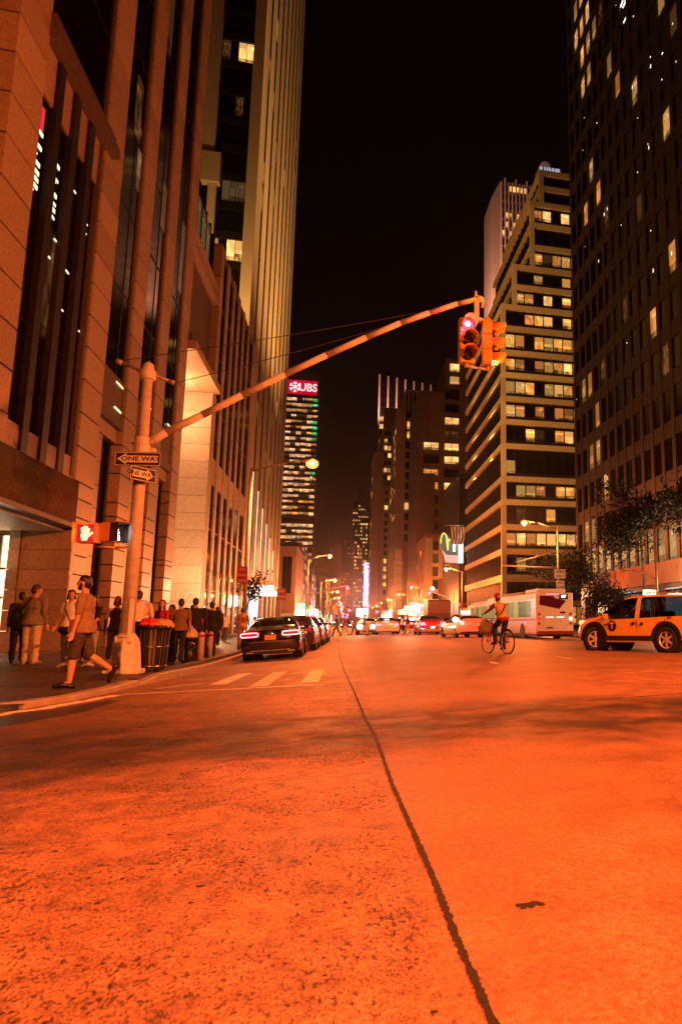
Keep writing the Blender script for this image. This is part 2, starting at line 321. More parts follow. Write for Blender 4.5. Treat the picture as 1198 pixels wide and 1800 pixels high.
def kerb(name, pts, w=0.17, top=None):
    bm = bmesh.new(); rows = []
    for i, (x, y) in enumerate(pts):
        a = Vector(pts[max(0, i - 1)]); b = Vector(pts[min(len(pts) - 1, i + 1)]); d = (b - a).normalized(); nrm = Vector((-d.y, d.x)) * w
        zt = top(x, y); zb = gz(x, y) - 0.2
        rows.append([bm.verts.new(q) for q in ((x, y, zb), (x, y, zt - 0.015), (x + nrm.x * 0.1, y + nrm.y * 0.1, zt), (x + nrm.x, y + nrm.y, zt), (x + nrm.x, y + nrm.y, zb))])
    for A, B in zip(rows, rows[1:]):
        for k in range(4): bm.faces.new((A[k], A[k + 1], B[k + 1], B[k]))
    bmesh.ops.recalc_face_normals(bm, faces=bm.faces); me = bpy.data.meshes.new(name); bm.to_mesh(me); bm.free(); me.materials.append(KERB)
    return tag(link(bpy.data.objects.new(name, me)), kind='structure')
kerb('kerb', [(-3.6, y) for y in (14.4, 15, 16, 17, 18, 20, 22, 24, 26, 30, 40, 50, 60, 74)], top=lambda x, y: curbtop(y) + 0.012 - (0.06 if y < 15.5 else 0) * 1)
kerb('corner_kerb', [(-9, 9.1), (-6.0, 9.3), (-4.6, 9.9), (-3.95, 10.6), (-3.7, 11.6), (-3.62, 13.0), (-3.6, 14.4)], w=0.22, top=lambda x, y: sz(x, y) + 0.012)
for k in range(1, 9):
    y0 = 83 + 81 * (k - 1) + 8; y1 = y0 + 65
    for nm, a, b in (('pavement', -3.6, -60), ('pavement', 17, 80)):
        pave(nm, [(a, y0), (a, y1), (b, y1), (b, y0)] if a > 0 else [(a, y0), (b, y0), (b, y1), (a, y1)], lambda x, y: gz(-3.6, y) + 0.15)
pave('pavement', [(17, 29), (17, 74), (80, 74), (80, 29)], lambda x, y: gz(17, y) + 0.15)
# seam, markings, dark patch, the stop line and the crossings
SEAM = mat('seam_tar', (0.012, 0.009, 0.008), 0.7, var=0.4, vs=20, bump=0.3); MARK = mat('road_paint', (0.8, 0.74, 0.62), 0.6, var=0.35, vs=5, bump=0.15)
def strip(name, pts, w, m, z=0.004, jit=0.0, sub=6):
    bm = bmesh.new(); P = []
    for i in range(len(pts) - 1):
        for k in range(sub): P.append(Vector(pts[i]).lerp(Vector(pts[i + 1]), k / sub))
    P.append(Vector(pts[-1])); prev = None
    for i, p in enumerate(P):
        d = (P[min(len(P) - 1, i + 1)] - P[max(0, i - 1)]).normalized(); nn = Vector((d.y, -d.x))
        a = p + nn * (w / 2 + jit * (random.random() - 0.5)); b = p - nn * (w / 2 + jit * (random.random() - 0.5))
        cur = [bm.verts.new((q.x, q.y, gz(q.x, q.y) + z)) for q in (a, b)]
        if prev: bm.faces.new((prev[0], cur[0], cur[1], prev[1]))
        prev = cur
    bmesh.ops.recalc_face_normals(bm, faces=bm.faces)
    for f in bm.faces:
        if f.normal.z < 0: f.normal_flip()
    me = bpy.data.meshes.new(name); bm.to_mesh(me); bm.free(); me.materials.append(m)
    return tag(link(bpy.data.objects.new(name, me)), kind='structure')
strip('road_seam', [(0.42, 0.9), (0.4, 1.99), (0.385, 2.42), (0.38, 2.98), (0.36, 3.68), (0.33, 4.67), (0.31, 6.69), (0.25, 8.08), (0.17, 11.42), (0.04, 16.13), (-0.1, 24.91), (-0.38, 54)], 0.027, SEAM, jit=0.009, sub=40)
strip('joint_line', [(0.3, 7.75), (1.6, 8.3), (3.0, 8.6), (4.8, 9.05), (8, 10.0)], 0.025, SEAM, jit=0.02, sub=12)
strip('joint_line', [(1.5, 15.2), (3.0, 12.6), (4.6, 10.6), (5.8, 9.4)], 0.02, SEAM, jit=0.02, sub=12)
def quad(name, pts, m=MARK, z=0.005):
    b = MB(); b.poly([(x, y, gz(x, y) + z) for x, y in pts]); return tag(b.build(name, m), kind='structure')
for x, a, b in ((-2.15, 13.7, 17.5), (-1.36, 12.75, 17.2), (-0.55, 13.2, 17.0), (3.6, 16.5, 17.6), (5.9, 18, 19.4)):
    strip('crossing_bar', [(x, a), (x, b)], 0.3 if x < 0 else 0.16, MARK, jit=0.02 if x < 0 else 0.12, sub=8)
strip('crossing_line', [(-3.3, 12.35), (-0.3, 12.55)], 0.16, MARK, jit=0.05, sub=14); strip('crossing_line', [(-3.0, 15.75), (-0.5, 16.4)], 0.12, MARK, jit=0.06, sub=14)
strip('corner_line', [(-4.8, 9.2), (-4.12, 9.75), (-3.75, 10.5), (-3.5, 11.4), (-3.36, 12.3)], 0.2, MARK, jit=0.08, sub=8)
strip('crossing_line', [(-3.1, 13.4), (-2.5, 14.2)], 0.2, MARK, jit=0.1)
for k in range(20): strip('crossing_bar', [(-2.6 + k * 1.0, 57.5), (-2.6 + k * 1.0, 60.3)], 0.45, MARK, z=0.008, sub=2)
quad('gutter_patch', [(-4.6, 7.6), (-3.6, 8.5), (-3.05, 10.0), (-3.0, 11.3), (-3.25, 11.4), (-3.5, 10.4), (-4.1, 9.2), (-5.2, 8.5)], mat('dark_patch', (0.012, 0.01, 0.01), 0.35, var=0.3), 0.003)  # smooth dark patch along the corner kerb
b = MB()
for _ in range(26):
    x = 0.64 + random.random() * 0.09; y = 2.62 + random.gauss(0, 0.012); r = 0.005 + random.random() * 0.006; b.ell((x, y, gz(x, y)), (r * 1.6, r, 0.004), 6, 4)
tag(b.build('tar_crumbs', SEAM, smooth=True), kind='stuff')
b = MB()
for _ in range(60):
    y = 1.9 + 6.0 * random.random() ** 1.4; x = -0.9 * y * 0.62 + random.random() * (0.9 * y * 0.62 + 0.3)
    r = 0.004 + 0.007 * random.random() ** 2; b.ell((x, y, gz(x, y)), (r * (1 + random.random()), r, 0.004), 6, 4)
tag(b.build('loose_grit', SEAM, smooth=True), kind='stuff')

# ------------------------------------------------------------------ buildings
def frame_box(name, m, x, y, z, t, parent, d=0.06, axis='Y'):
    """a rectangular frame lying in the plane across 'axis'"""
    b = MB()
    if axis == 'Y':
        b.box(x, y, (z[0], z[0] + t)); b.box(x, y, (z[1] - t, z[1])); b.box((x[0], x[0] + t), y, (z[0] + t, z[1] - t)); b.box((x[1] - t, x[1]), y, (z[0] + t, z[1] - t))
    else:
        b.box(x, y, (z[0], z[0] + t)); b.box(x, y, (z[1] - t, z[1])); b.box(x, (y[0], y[0] + t), (z[0] + t, z[1] - t)); b.box(x, (y[1] - t, y[1]), (z[0] + t, z[1] - t))
    return b.build(name, m, parent)
# ---- the granite corner building on the left (its avenue face is the plane X = -10)
A = thing('granite_tower', 'huge warm granite corner building with tall dark window bays behind the one way signs', 'building', (-10, 50, 0))
bx('wall', GRAN_D, (-40, -10.95), (21.7, 45.6), (4.7, 62), A); bx('wall', GRAN_D, (-40, -10.95), (45.6, 78), (19.3, 30.3), A)
bx('wall', GRAN_D, (-40, -13.7), (29.9, 78), (0, 4.7), A); bx('wall', GRAN_D, (-40, -13.8), (45.6, 78), (4.7, 19.3), A); bx('wall', GRAN_D, (-13.7, -10.95), (56, 78), (0, 19.3), A); bx('wall', GRAN_D, (-13.7, -11.9), (31.5, 45.4), (0, 10), A)
def pier(y0, y1, z0, z1, h=1.33, x=(-10.9, -10.0), m=GRAN, x2=None):
    z = z0
    while z < z1 - 0.05:
        hh = min(h, z1 - z); o = random.random() * 0.012
        bx('granite_block', m, (x[0], x[1] - o), (y0, y1), (z + 0.03, z + hh - 0.03), A); z += hh
    bx('mortar_core', JOINT, (x[0] - 0.02, x[1] - 0.045), (y0 + 0.03, y1 - 0.03), (z0, z1), A)
TOP = 44
pier(21.6, 23.55, 4.72, TOP, 1.33, x=(-12.6, -10.0))
for y0, y1 in ((29.3, 31.35), (34.5, 36.2), (39.2, 40.9), (43.7, 45.5)): pier(y0, y1, 4.7 if y0 > 40 else 6.5, TOP)
for y0, y1 in ((29.62, 31.35),): pier(y0, y1, 0.1, 6.5, 0.72)
for y0, y1 in ((34.5, 36.2), (39.2, 40.9), (43.7, 45.5)): pier(y0, y1, 0.1, 6.5 if y0 < 40 else 4.7, 0.72)
for y0, y1 in ((54.45, 55.7), (57.6, 58.6), (60.6, 61.6), (63.6, 64.6), (66.7, 67.7), (70.0, 71.0), (74.0, 76.0)): pier(y0, y1, 0.1, 30.3, 2.5)
for y in (28.95, 34.1, 38.8, 43.3): bx('pier_fin', GRAN_D, (-10.5, -10.05), (y, y + 0.22), (10.3 if y > 30 else 6.6, TOP), A)
# glazing of the bays, storey by storey
def bay(y0, y1, z0, z1, n=1, fl=3.9, litp=0.05, xx=-10.12):
    z = z0
    while z < z1 - 0.3:
        zz = min(z + fl, z1)
        for i in range(n):
            a = y0 + (y1 - y0) * i / n; c = y0 + (y1 - y0) * (i + 1) / n
            w = bx('window', DIMW if random.random() < litp else GLASS, (xx - 0.05, xx), (a + 0.02, c - 0.02), (z + 0.03, zz - 0.12), A)
        bx('transom', BLACKM, (xx - 0.04, xx + 0.015), (y0, y1), (zz - 0.12, zz - 0.01), A); z = zz
bay(23.55, 29.2, 6.9, 18.5, 4, xx=-10.22); bay(23.55, 29.2, 21.2, TOP, 2, litp=0)
for a, c in ((31.4, 34.1), (36.25, 38.8), (40.95, 43.3)):
    bay(a, c, 12.0, TOP, 2)
    bx('spandrel', GRAN_D, (-10.9, -10.08), (a, c), (10.2, 11.97), A); bx('lintel', GRAN_D, (-10.95, -10.05), (a - 0.04, c + 0.35), (9.8, 10.2), A)
    b = MB(); b.box((-11.75, -11.7), (a + 1.3, c - 0.1), (10.0, 10.2)); bx('mullion', BLACKM, (-10.4, -10.1), ((a + c) / 2 + 0.3, (a + c) / 2 + 0.42), (12, TOP), A)
    bx('inner_pier', GRAN_L, (-11.85, -10.3), (a + 0.02, a + 1.35), (0.1, 9.15), A); bx('pier_lintel', GRAN, (-11.85, -10.25), (a + 0.02, c + 0.3), (9.17, 9.78), A)
    for k in range(9): bx('joint', JOINT, (-10.33, -10.29), (a, a + 1.37), (1.0 * k + 0.9, 1.0 * k + 0.925), A)
    bx('doorway', GLASS, (-10.6, -10.5), (a + 1.37, c + 0.3), (0.2, 9.15), A); bx('door_jamb', BLACKM, (-10.49, -10.4), (c - 0.1, c + 0.15), (0.2, 9.1), A)
b = MB()
for y0, y1, z in ((33.1, 34.05, 10.5), (33.1, 34.05, 11.65), (37.7, 38.7, 12.1), (42.2, 43.1, 12.3)): bx('slit_light', glow('slit_light_glow', (1, 0.75, 0.4), 1.3), (-10.07, -10.04), (y0, y1), (z, z + 0.09), A)
for y0, y1 in ((24.65, 25.1), (26.1, 26.6), (27.6, 28.1)):
    bx('window_fin', DARKST, (-10.9, -10.02), (y0, y1), (6.5, 20.3), A)
for y0, y1 in ((23.57, 24.63), (25.12, 26.08), (26.62, 27.58), (28.12, 29.28)):
    bx('head_panel', GRAN, (-10.9, -10.14), (y0, y1), (18.5, 20.3), A); bx('sill_panel', GRAN, (-10.9, -10.1), (y0, y1), (6.5, 7.3), A)
bx('moulded_beam', GRAN_D, (-11, -9.7), (23.5, 29.9), (20.3, 20.75), A); bx('moulded_beam', GRAN_D, (-11, -9.85), (23.5, 29.8), (20.77, 21.2), A)
for y0, y1 in ((21.62, 24.2), (24.23, 26.8), (26.83, 29.55)): bx('fascia_panel', POLISH, (-10.6, -9.95), (y0, y1), (4.82, 6.45), A)
bx('fascia_rail', BLACKM, (-10.7, -9.88), (21.6, 29.6), (4.66, 4.82), A)
bx('soffit', GRAN_L, (-30, -10.3), (21.6, 29.55), (4.55, 4.65), A)
# recessed corner entrance
for k in range(6): bx('granite_block', GRAN, (-11.66, -10.02), (29.56 - 0.004 * (k % 2), 29.9), (0.12 + k * 0.75, 0.12 + k * 0.75 + 0.735), A)
for k in range(6): bx('granite_block', GRAN_L, (-12.04, -11.7), (29.5, 29.9), (0.12 + k * 0.75, 0.12 + k * 0.75 + 0.735), A)
bx('plinth', GRAN_L, (-20, -11.2), (28.9, 29.54), (0.0, 0.42), A)
shop = bx('shop_window', glow('shop_window_light', (1.0, 0.62, 0.3), 2.6), (-20, -12.06), (30.0, 30.06), (0.5, 4.4), A); bx('window_mullion', BLACKM, (-12.5, -12.42), (29.85, 29.98), (0.45, 4.45), A); bx('window_rail', BLACKM, (-20, -12.24), (29.85, 29.98), (2.05, 2.13), A); bx('window_rail', BLACKM, (-20, -12.24), (29.85, 29.98), (3.12, 3.2), A)
lamp('added_shop_lamp', (-12.9, 29.3, 3.6), 40, (1.0, 0.62, 0.3), 0.2, parent=A)  # added lamp, brightens the pilaster beside the shop window
b = MB()
for k in range(8): b.ell((-12.62 + 0.34 * math.cos(k * PI / 4), 29.8, 2.66 + 0.34 * math.sin(k * PI / 4)), (0.15, 0.03, 0.15), 8, 6)
b.ell((-12.62, 29.78, 2.66), (0.13, 0.03, 0.13), 8, 6); b.build('flower_sign', glow('flower_light', (0.9, 0.92, 1.0), 0.9), A, smooth=True)
# the tall portal marked 1177
bx('portal_lintel', GRAN, (-11, -9.55), (45.5, 54.7), (18.2, 18.75), A); bx('portal_lintel', GRAN_D, (-11, -9.8), (45.5, 54.5), (18.77, 19.25), A)
bx('portal_soffit', GRAN_L, (-13.8, -11), (45.5, 54.4), (18.2, 18.4), A)
bx('wall_panel', GRAN_D, (-11.5, -10.5), (45.5, 54.4), (19.27, 25.2), A)
for z in (25.2, 26.3): bx('string_course', GRAN, (-11.2, -10.1), (45.5, 54.5), (z, z + 0.3), A)
z = 0.12
while z < 18.1:
    hh = min(1.28, 18.18 - z); bx('granite_block', GRAN_L, (-12.7, -10.02), (54.4, 56.0), (z + 0.012, z + hh - 0.012), A); bx('granite_block', GRAN_L, (-13.6, -12.74), (53.6, 56.0), (z + 0.012, z + hh - 0.012), A); z += hh
bx('mortar_core', JOINT, (-13.65, -10.07), (54.45, 56.05), (0.1, 18.1), A)
for k in range(14): bx('granite_block', GRAN, (-13.8, -10.95), (45.0, 45.48), (0.12 + 1.3 * k, 1.4 + 1.3 * k), A)
bx('portal_window', AMBER, (-13.68, -13.6), (45.6, 53.5), (0.2, 9), A)
for k in range(5): bx('window_rail', BLACKM, (-13.58, -13.5), (45.6, 53.5), (1.6 + 1.6 * k, 1.68 + 1.6 * k), A)
text('street_number', '1177', 0.62, mat('number_metal', (0.7, 0.6, 0.5), 0.4), T(-11.05, 54.36, 3.05) @ FACE_S, A, 0.03)
fx = MB(); fx.lathe([(0.05, -0.25), (0.3, -0.2), (0.34, 0.1), (0.2, 0.35)], 14, (-12.9, 52.6, 17.4)); fx.build('portal_lantern', glow('lantern_glass', (1, 0.8, 0.55), 8), A, smooth=True)
lamp('portal_light', (-12.2, 51.2, 16.2), 1500, (1.0, 0.38, 0.14), 0.3, parent=A)
lamp('portal_light', (-12.0, 48.5, 5.0), 1100, (1.0, 0.38, 0.14), 0.3, parent=A)
for y0, y1 in ((55.75, 57.55), (58.65, 60.55), (61.65, 63.55), (64.65, 66.65), (67.75, 69.95), (71.05, 73.95)):
    bay(y0, y1, 4.8, 11.6, 1, 3.4, 0.0, -10.08); bay(y0, y1, 13.6, 29.6, 1, 4, 0.04, -10.08); bx('spandrel', GRAN, (-10.9, -10.05), (y0, y1), (11.6, 13.6), A)
    bx('cornice', GRAN_D, (-11, -10.1), (y0, y1), (29.6, 30.3), A); bx('doorway', GLASS, (-10.9, -10.1), (y0, y1), (0.2, 4.7), A)
for (y0, y1, z0, z1, m) in ((46.2, 48.6, 26.7, 29.9, CURT), (49.0, 51.6, 26.7, 29.9, CURT), (32.6, 33.5, 23.6, 26.6, DIMW), (33.5, 34.0, 21.4, 23.4, CURT), (37.9, 38.7, 22.0, 24.6, DIMW), (42.4, 43.2, 20.6, 25.0, CURT), (68.1, 69.7, 9.0, 11.4, CURT), (64.9, 66.4, 11.2, 12.0, WARM)):
    bx('lit_window', m, (-10.11 if y0 < 46 else -10.07 if y0 > 60 else -10.45, -10.09 if y0 < 46 else -10.05 if y0 > 60 else -10.4), (y0, y1), (z0, z1), A)
for k in range(6): bx('mullion', BLACKM, (-10.72, -10.35), (45.6 + 1.5 * k, 45.7 + 1.5 * k), (26.6, 30.3), A)
b = MB()
for _ in range(11):
    y = random.choice((24.2, 25.6, 27.1, 28.5)) + random.uniform(-0.35, 0.35); z = random.choice((11.5, 12.2, 13.6, 14.1, 15.0, 16.4, 17.0, 17.6)) + random.uniform(-0.3, 0.3)
    bx('ceiling_fitting', glow('fitting_light', (1, 0.85, 0.55), 1.4), (-10.21, -10.19), (y, y + random.uniform(0.05, 0.3)), (z, z + 0.06), A)
b = MB()
for k, z in enumerate((15.2, 15.45, 15.7, 16.0, 16.6, 17.1)): bx('ceiling_fitting', glow('fitting_light', (1, 0.85, 0.55), 1.4), (-10.21, -10.19), (24.02, 24.3), (z, z + 0.14), A); bx('ceiling_fitting', glow('fitting_light', (1, 0.85, 0.55), 1.4), (-10.21, -10.19), (25.5, 25.75), (z - 0.2, z - 0.1 + 0.05 * (k % 2)), A)
bx('red_indicator', REDD, (-10.21, -10.19), (24.05, 24.25), (17.3, 18.1), A)
# ---- tower of gold piers beyond the cross street
B = thing('gold_pier_tower', 'tall tower with vertical gold limestone piers and thin dark slots beside it, left', 'building', (-13, 91, 0))
bx('wall', GLASS, (-36, -13.9), (91.9, 149.5), (8, 150), B)
bx('corner_pier', LIME, (-14.4, -13.0), (91, 93.6), (7.2, 150), B); bx('corner_pier', LIME, (-13.9, -13.06), (93.75, 96.3), (7.2, 150), B)
ys_ = [98.5 + i * 6.6 for i in range(8)]
for i, y in enumerate(ys_):
    bx('pier', LIME, (-14.2, -13.1), (y, y + 4.6), (7.2, 150), B); bx('slot_glazing', mat('slot_black', (0.004, 0.004, 0.004), 0.5), (-14, -13.13), (y - 2.2 if i == 0 else y - 2.0, y), (7.2, 150), B)
    b = MB()
    for k in range(13): z = 14 + k * 9.6; b.box((-13.14, -13.092), (y, y + 4.6), (z, z + 0.05))
    b.build('panel_joint', JOINT, B)
bx('edge_highlight', glow('painted_highlight', (1.0, 0.82, 0.5), 1.5), (-13.04, -12.96), (91.05, 91.4), (8, 16.5), B)  # glowing strips paint the floodlit highlight onto the pier edges
for i, y in enumerate([97.4] + [q + 4.65 for q in ys_[:6]]): bx('edge_highlight', glow('painted_highlight', (1.0, 0.82, 0.5), 1.5), (-13.2, -13.06), (y, y + 0.35 + 0.05 * i), (7.5 + i * 0.2, 24 - i * 1.6), B)
for i, y in enumerate(ys_):
    for k in range(30):
        if random.random() < 0.14:
            z = 17 + 4.2 * k; bx('lit_slot', YELW if random.random() < 0.8 else AMBER, (-13.2, -13.13), (y - 1.7, y - 0.3), (z, z + 3.6), B)
# south face: dark glass between a gold edge column and the corner pier
bx('edge_column', LIME, (-20.0, -18.5), (91, 92.4), (60.5, 150), B); bx('edge_column', LIME, (-19.0, -18.0), (91, 92.4), (8, 60.4), B); bx('column_cap', LIME, (-19.9, -17.6), (90.6, 92.4), (58.4, 62.6), B); bx('outer_wing', GLASS, (-30, -20.05), (91.3, 93), (8, 140), B)
for f in range(30):
    z = 10 + 4.2 * f
    for c in range(4):
        x0 = -18.45 + c * 1.01; r = random.random(); m = GLASS
        if f in (16,) and c in (2, 3): m = WARMB
        elif f == 21 and c in (0, 1): m = WARMB
        elif r < 0.07: m = DIMW
        elif r < 0.085: m = WARM
        if f == 27: m = YELW if c < 2 else CURT
        if f == 11 and c > 0: m = CURT
        if f == 9 and c > 1: m = WARMB
        w = bx('window', m, (x0 + 0.05, x0 + 0.98), (91.75, 91.85), (z + 0.4, z + 3.2), B)
    bx('spandrel', BLACKM, (-18.48, -14.42), (91.55, 91.88), (z + 3.25, z + 4.55 - 0.2), B)
b = MB()
for k in range(16):
    z = 10 + 4.2 * random.randint(18, 28) + 2.6; x = random.uniform(-18.3, -15.5); bx('ceiling_fitting', glow('fitting_light', (1, 0.85, 0.55), 1.4), (x, x + random.uniform(0.2, 0.8)), (91.7, 91.74), (z, z + 0.18), B)
# lobby under the tower
bx('lobby_glass', lit('lobby_light', (1, 0.62, 0.26), 1.1, 0.5), (-30, -14.5), (93.5, 140), (0, 7), B); bx('lobby_pier', LIME, (-14.4, -12.7), (91, 94), (0, 7.1), B); bx('lobby_end', WHITE, (-14.9, -12.3), (96.3, 97.0), (1.5, 6.0), B)
for k in range(7): bx('lobby_pier', LIME, (-14.2, -13.0), (100 + 7 * k, 102.5 + 7 * k), (0, 7.1), B)
bx('entrance_canopy', PALE, (-14.3, -9.4), (101, 118), (5.5, 6.2), B); bx('canopy_light', WHITE, (-13.8, -9.5), (101.0, 117.5), (5.36, 5.48), B); bx('canopy_front', WHITE, (-13.9, -9.4), (100.88, 100.98), (5.5, 6.2), B)
bx('banner', WHITEB, (-12.7, -11.6), (103, 103.1), (0.2, 4.6), B)
lamp('lobby_lamp', (-12.0, 96, 4.5), 900, (1.0, 0.62, 0.3), 0.4, parent=B)
# floodlights added across the avenue, then uplights along the foot of the gold piers
for y, z in ((112, 22.7), (128, 22.7)):
    lamp('added_floodlight', (22.6, y, z), 150000, (1.0, 0.46, 0.13), 0.4, 74, (-13, y - 6, 84), parent=B)
lamp('added_floodlight', (-15.5, 79.5, 31.0), 26000, (1.0, 0.5, 0.155), 0.3, 100, (-18.5, 91, 70), parent=B)  # another added floodlight, brightens the tower's south face
for y in (95, 112, 130, 146):
    lamp('pier_uplight', (-9.3, y, 7.0), 5000, (1.0, 0.50, 0.155), 0.3, 100, (-13.3, y + 2, 30), parent=B)
# ---- far glass slab with the red roof sign
U = thing('office_slab', 'far lit office tower with a red UBS sign at its roof', 'building', (-32, 480, 0))
bx('wall', TRIM, (-42.5, -21.6), (481, 520), (0, 167), U); bx('parapet', GRAN_D, (-42.3, -21.4), (480.2, 482), (167, 170.3), U)
for f in range(37):
    z = 154.5 - 3.95 * f
    if z < 12: break
    bx('spandrel', GRAN_D, (-42.5, -21.7), (480.3, 481.0), (z - 1.05, z + 0.25), U)
    for c in range(6):
        x0 = -42.3 + c * 3.42; r = random.random(); m = (PINKW if r < 0.62 else WARM if r < 0.8 else DIMW)
        if c == 5 and f < 14 and r < 0.62: m = GREENW
        if f in (21,): m = GLASS
        bx('window', m, (x0 + 0.1, x0 + 3.3), (480.7, 480.8), (z - 3.45 + (0.7 if r > 0.45 else 0.1), z - 1.15), U)
bx('corner_mullion', GRAN_D, (-21.75, -21.35), (480.2, 481), (0, 167), U)
sg = bx('sign_board', glow('sign_red_glow', (0.75, 0.0, 0.03), 0.75), (-42.4, -22.6), (479.7, 480.1), (155.6, 165.6), U)
text('sign_lettering', 'UBS', 7.6, glow('letter_glow', (1.0, 0.62, 0.62), 1.4), T(-28.6, 479.6, 160.4) @ FACE_S, U, 0.1, 0.12, 0.92)
b = MB()
for k in range(3):                                                    # three crossed keys, drawn as rods with bits and bows
    a = k * PI / 3; R_ = Matrix.Rotation(a, 4, 'Y'); M_ = T(-37.2, 479.55, 160.5) @ R_
    b.box((-0.35, 0.35), (-0.1, 0.1), (-3.6, 3.6), M=M_); b.box((-1.1, 1.1), (-0.1, 0.1), (2.3, 3.5), M=M_); b.box((-1.0, 1.0), (-0.1, 0.1), (-3.6, -2.5), M=M_)
b.build('sign_emblem', glow('letter_glow', (1.0, 0.62, 0.62), 1.4), U)
# ---- low ochre block with tall dark windows, left, beyond the gold tower
L = thing('low_ochre_block', 'low ochre stone block with tall dark windows beyond the gold pier tower', 'building', (-15, 200, 0))
bx('wall', GRAN, (-40, -13.2), (200.6, 236), (0, 22), L); bx('cornice', BLACKM, (-40, -12.8), (200, 236.5), (22, 23.2), L); bx('lintel', GRAN, (-40, -13.1), (200.1, 200.6), (19.2, 22), L); bx('sill_band', GRAN, (-40, -13.1), (200.1, 200.6), (4, 9.2), L)
for x in (-30, -24, -17.6): bx('window', GLASS, (x - 5.2, x), (200.4, 200.55), (9.2, 19.2), L)
bx('window', GLASS, (-16.7, -14.2), (200.4, 200.55), (9.2, 19.2), L)
for x0, x1 in ((-17.6, -16.7), (-14.2, -13.1), (-23.9, -22.8)): bx('pier', GRAN, (x0, x1), (200.1, 200.6), (9.2, 19.2), L)
for x in (-15.5,): bx('mullion', BLACKM, (x - 0.08, x + 0.08), (200.2, 200.4), (9.2, 19.2), L)
bx('shopfront', WARM, (-16.9, -13.6), (200.3, 200.4), (0.3, 3.8), L)
# ---- terraced ochre building, right
Yb = thing('terraced_building', 'ochre banded office building stepping back in terraces behind the traffic lights', 'building', (23, 103, 0))
fl = [8.12, 12.11, 15.89, 19.79, 23.47, 28.73, 32.67, 36.47, 40.41, 44.19, 48.30, 51.97]       # band tops
steps = {12: (24.9, 55.6), 13: (24.9, 59.1), 14: (28.0, 63.0), 15: (28.0, 67.0), 16: (28.0, 70.9), 17: (29.7, 74.0), 18: (29.7, 76.9)}
levels = [(23.0, z) for z in fl] + [steps[k] for k in sorted(steps)]
prev = 4.2
for i, (x0, zt) in enumerate(levels):
    hb = 0.9 if zt > 9 else 1.1; N = 103.3; far = 137.5 - (x0 - 23) * 0.8
    bx('floor_body', BLACKM, (x0 + 0.55, 44), (N + 0.55, far), (prev, zt - hb), Yb)
    bx('band', BAND, (x0, 44), (N, N + 0.5), (zt - hb, zt), Yb); bx('band', BAND, (x0, x0 + 0.5), (N + 0.5, far), (zt - hb, zt), Yb)
    bx('sill_panel', TRIM, (x0 + 0.5, 44), (N + 0.3, N + 0.54), (prev + 0.02, prev + 0.55), Yb)
    bx('roof_slab', BLACKM, (x0 + 0.5, 44), (N + 0.5, far), (zt - 0.3, zt - 0.05), Yb)
    nxt = levels[i + 1] if i + 1 < len(levels) else None
    cols = [23.75 + 1.62 * c for c in range(9)]
    for c, xx in enumerate(cols):
        if xx < x0 + 0.4 or xx > 35.5: continue
        r = random.random(); m = GLASS
        if i < 12:
            pl = {2: 0.7, 3: 0.12, 4: 0.4, 5: 0.05, 6: 0.25, 7: 0.5, 8: 0.7, 9: 0.85, 10: 0.75, 11: 0.6}.get(i, 0.3)
            if c > 3: pl = min(0.95, pl * 1.35)
        else: pl = {12: 0.8, 14: 0.9, 16: 0.85, 13: 0.1}.get(i, 0.15)
        if r < pl: m = random.choice((WARM, WARM, AMBER, WARMB, WARM, YELW))
        elif r < pl + 0.07: m = DIMW
        if i == 2 and c > 2: m = WARMB
        zt_ = zt - hb - 0.45; zb = prev + 0.57
        w = bx('window', m, (xx + 0.06, xx + 1.5), (N + 0.47, N + 0.52), (zb, zt_ - (0 if zt - prev < 4.8 else 1.3)), Yb)
    for c in range(10):
        xx = 23.66 + 1.62 * c
        if xx > x0 + 0.3: bx('mullion', BLACKM, (xx, xx + 0.13), (N + 0.3, N + 0.54), (prev + 0.02, zt - hb - 0.02), Yb)
    # avenue side: close-set mullions, a few strips lit
    b = MB(); nst = 26 if i < 12 else 14
    for k in range(nst): y = N + 1.0 + (far - N - 1.5) * k / nst; b.box((x0 + 0.3, x0 + 0.54), (y, y + 0.22), (prev + 0.02, zt - hb - 0.02))
    b.build('side_mullions', BLACKM, Yb)['kind'] = 'stuff'
    if i in (0, 1, 2, 4, 9):
        s0, s1 = {0: (8, 18), 1: (11, 16), 2: (9, 15), 4: (17, 25), 9: (22, 24)}[i]
        for k in range(s0, s1): y = N + 1.0 + (far - N - 1.5) * k / nst; bx('lit_strip', CURT if i else WARM, (x0 + 0.45, x0 + 0.5), (y + 0.45, y + 0.9), (prev + 0.5, zt - hb - 0.5), Yb)
    bx('corner_post', BAND, (x0 - 0.01, x0 + 0.75), (N - 0.01, N + 0.6), (prev - 0.02, zt - hb), Yb)
    prev = zt
bx('ground_floor', BLACKM, (23.6, 44), (103.9, 137), (0, 4.2), Yb); bx('base_band', BAND, (23, 44), (103.3, 103.8), (3.4, 4.2), Yb)
for k in range(6): bx('shopfront', WARM if k != 2 else WARMB, (24.0 + 2.2 * k, 26.0 + 2.2 * k), (103.6, 103.7), (0.4, 3.2), Yb); bx('side_shopfront', WARMB, (23.4, 23.5), (106 + 5 * k, 110 + 5 * k), (0.4, 3.1), Yb)
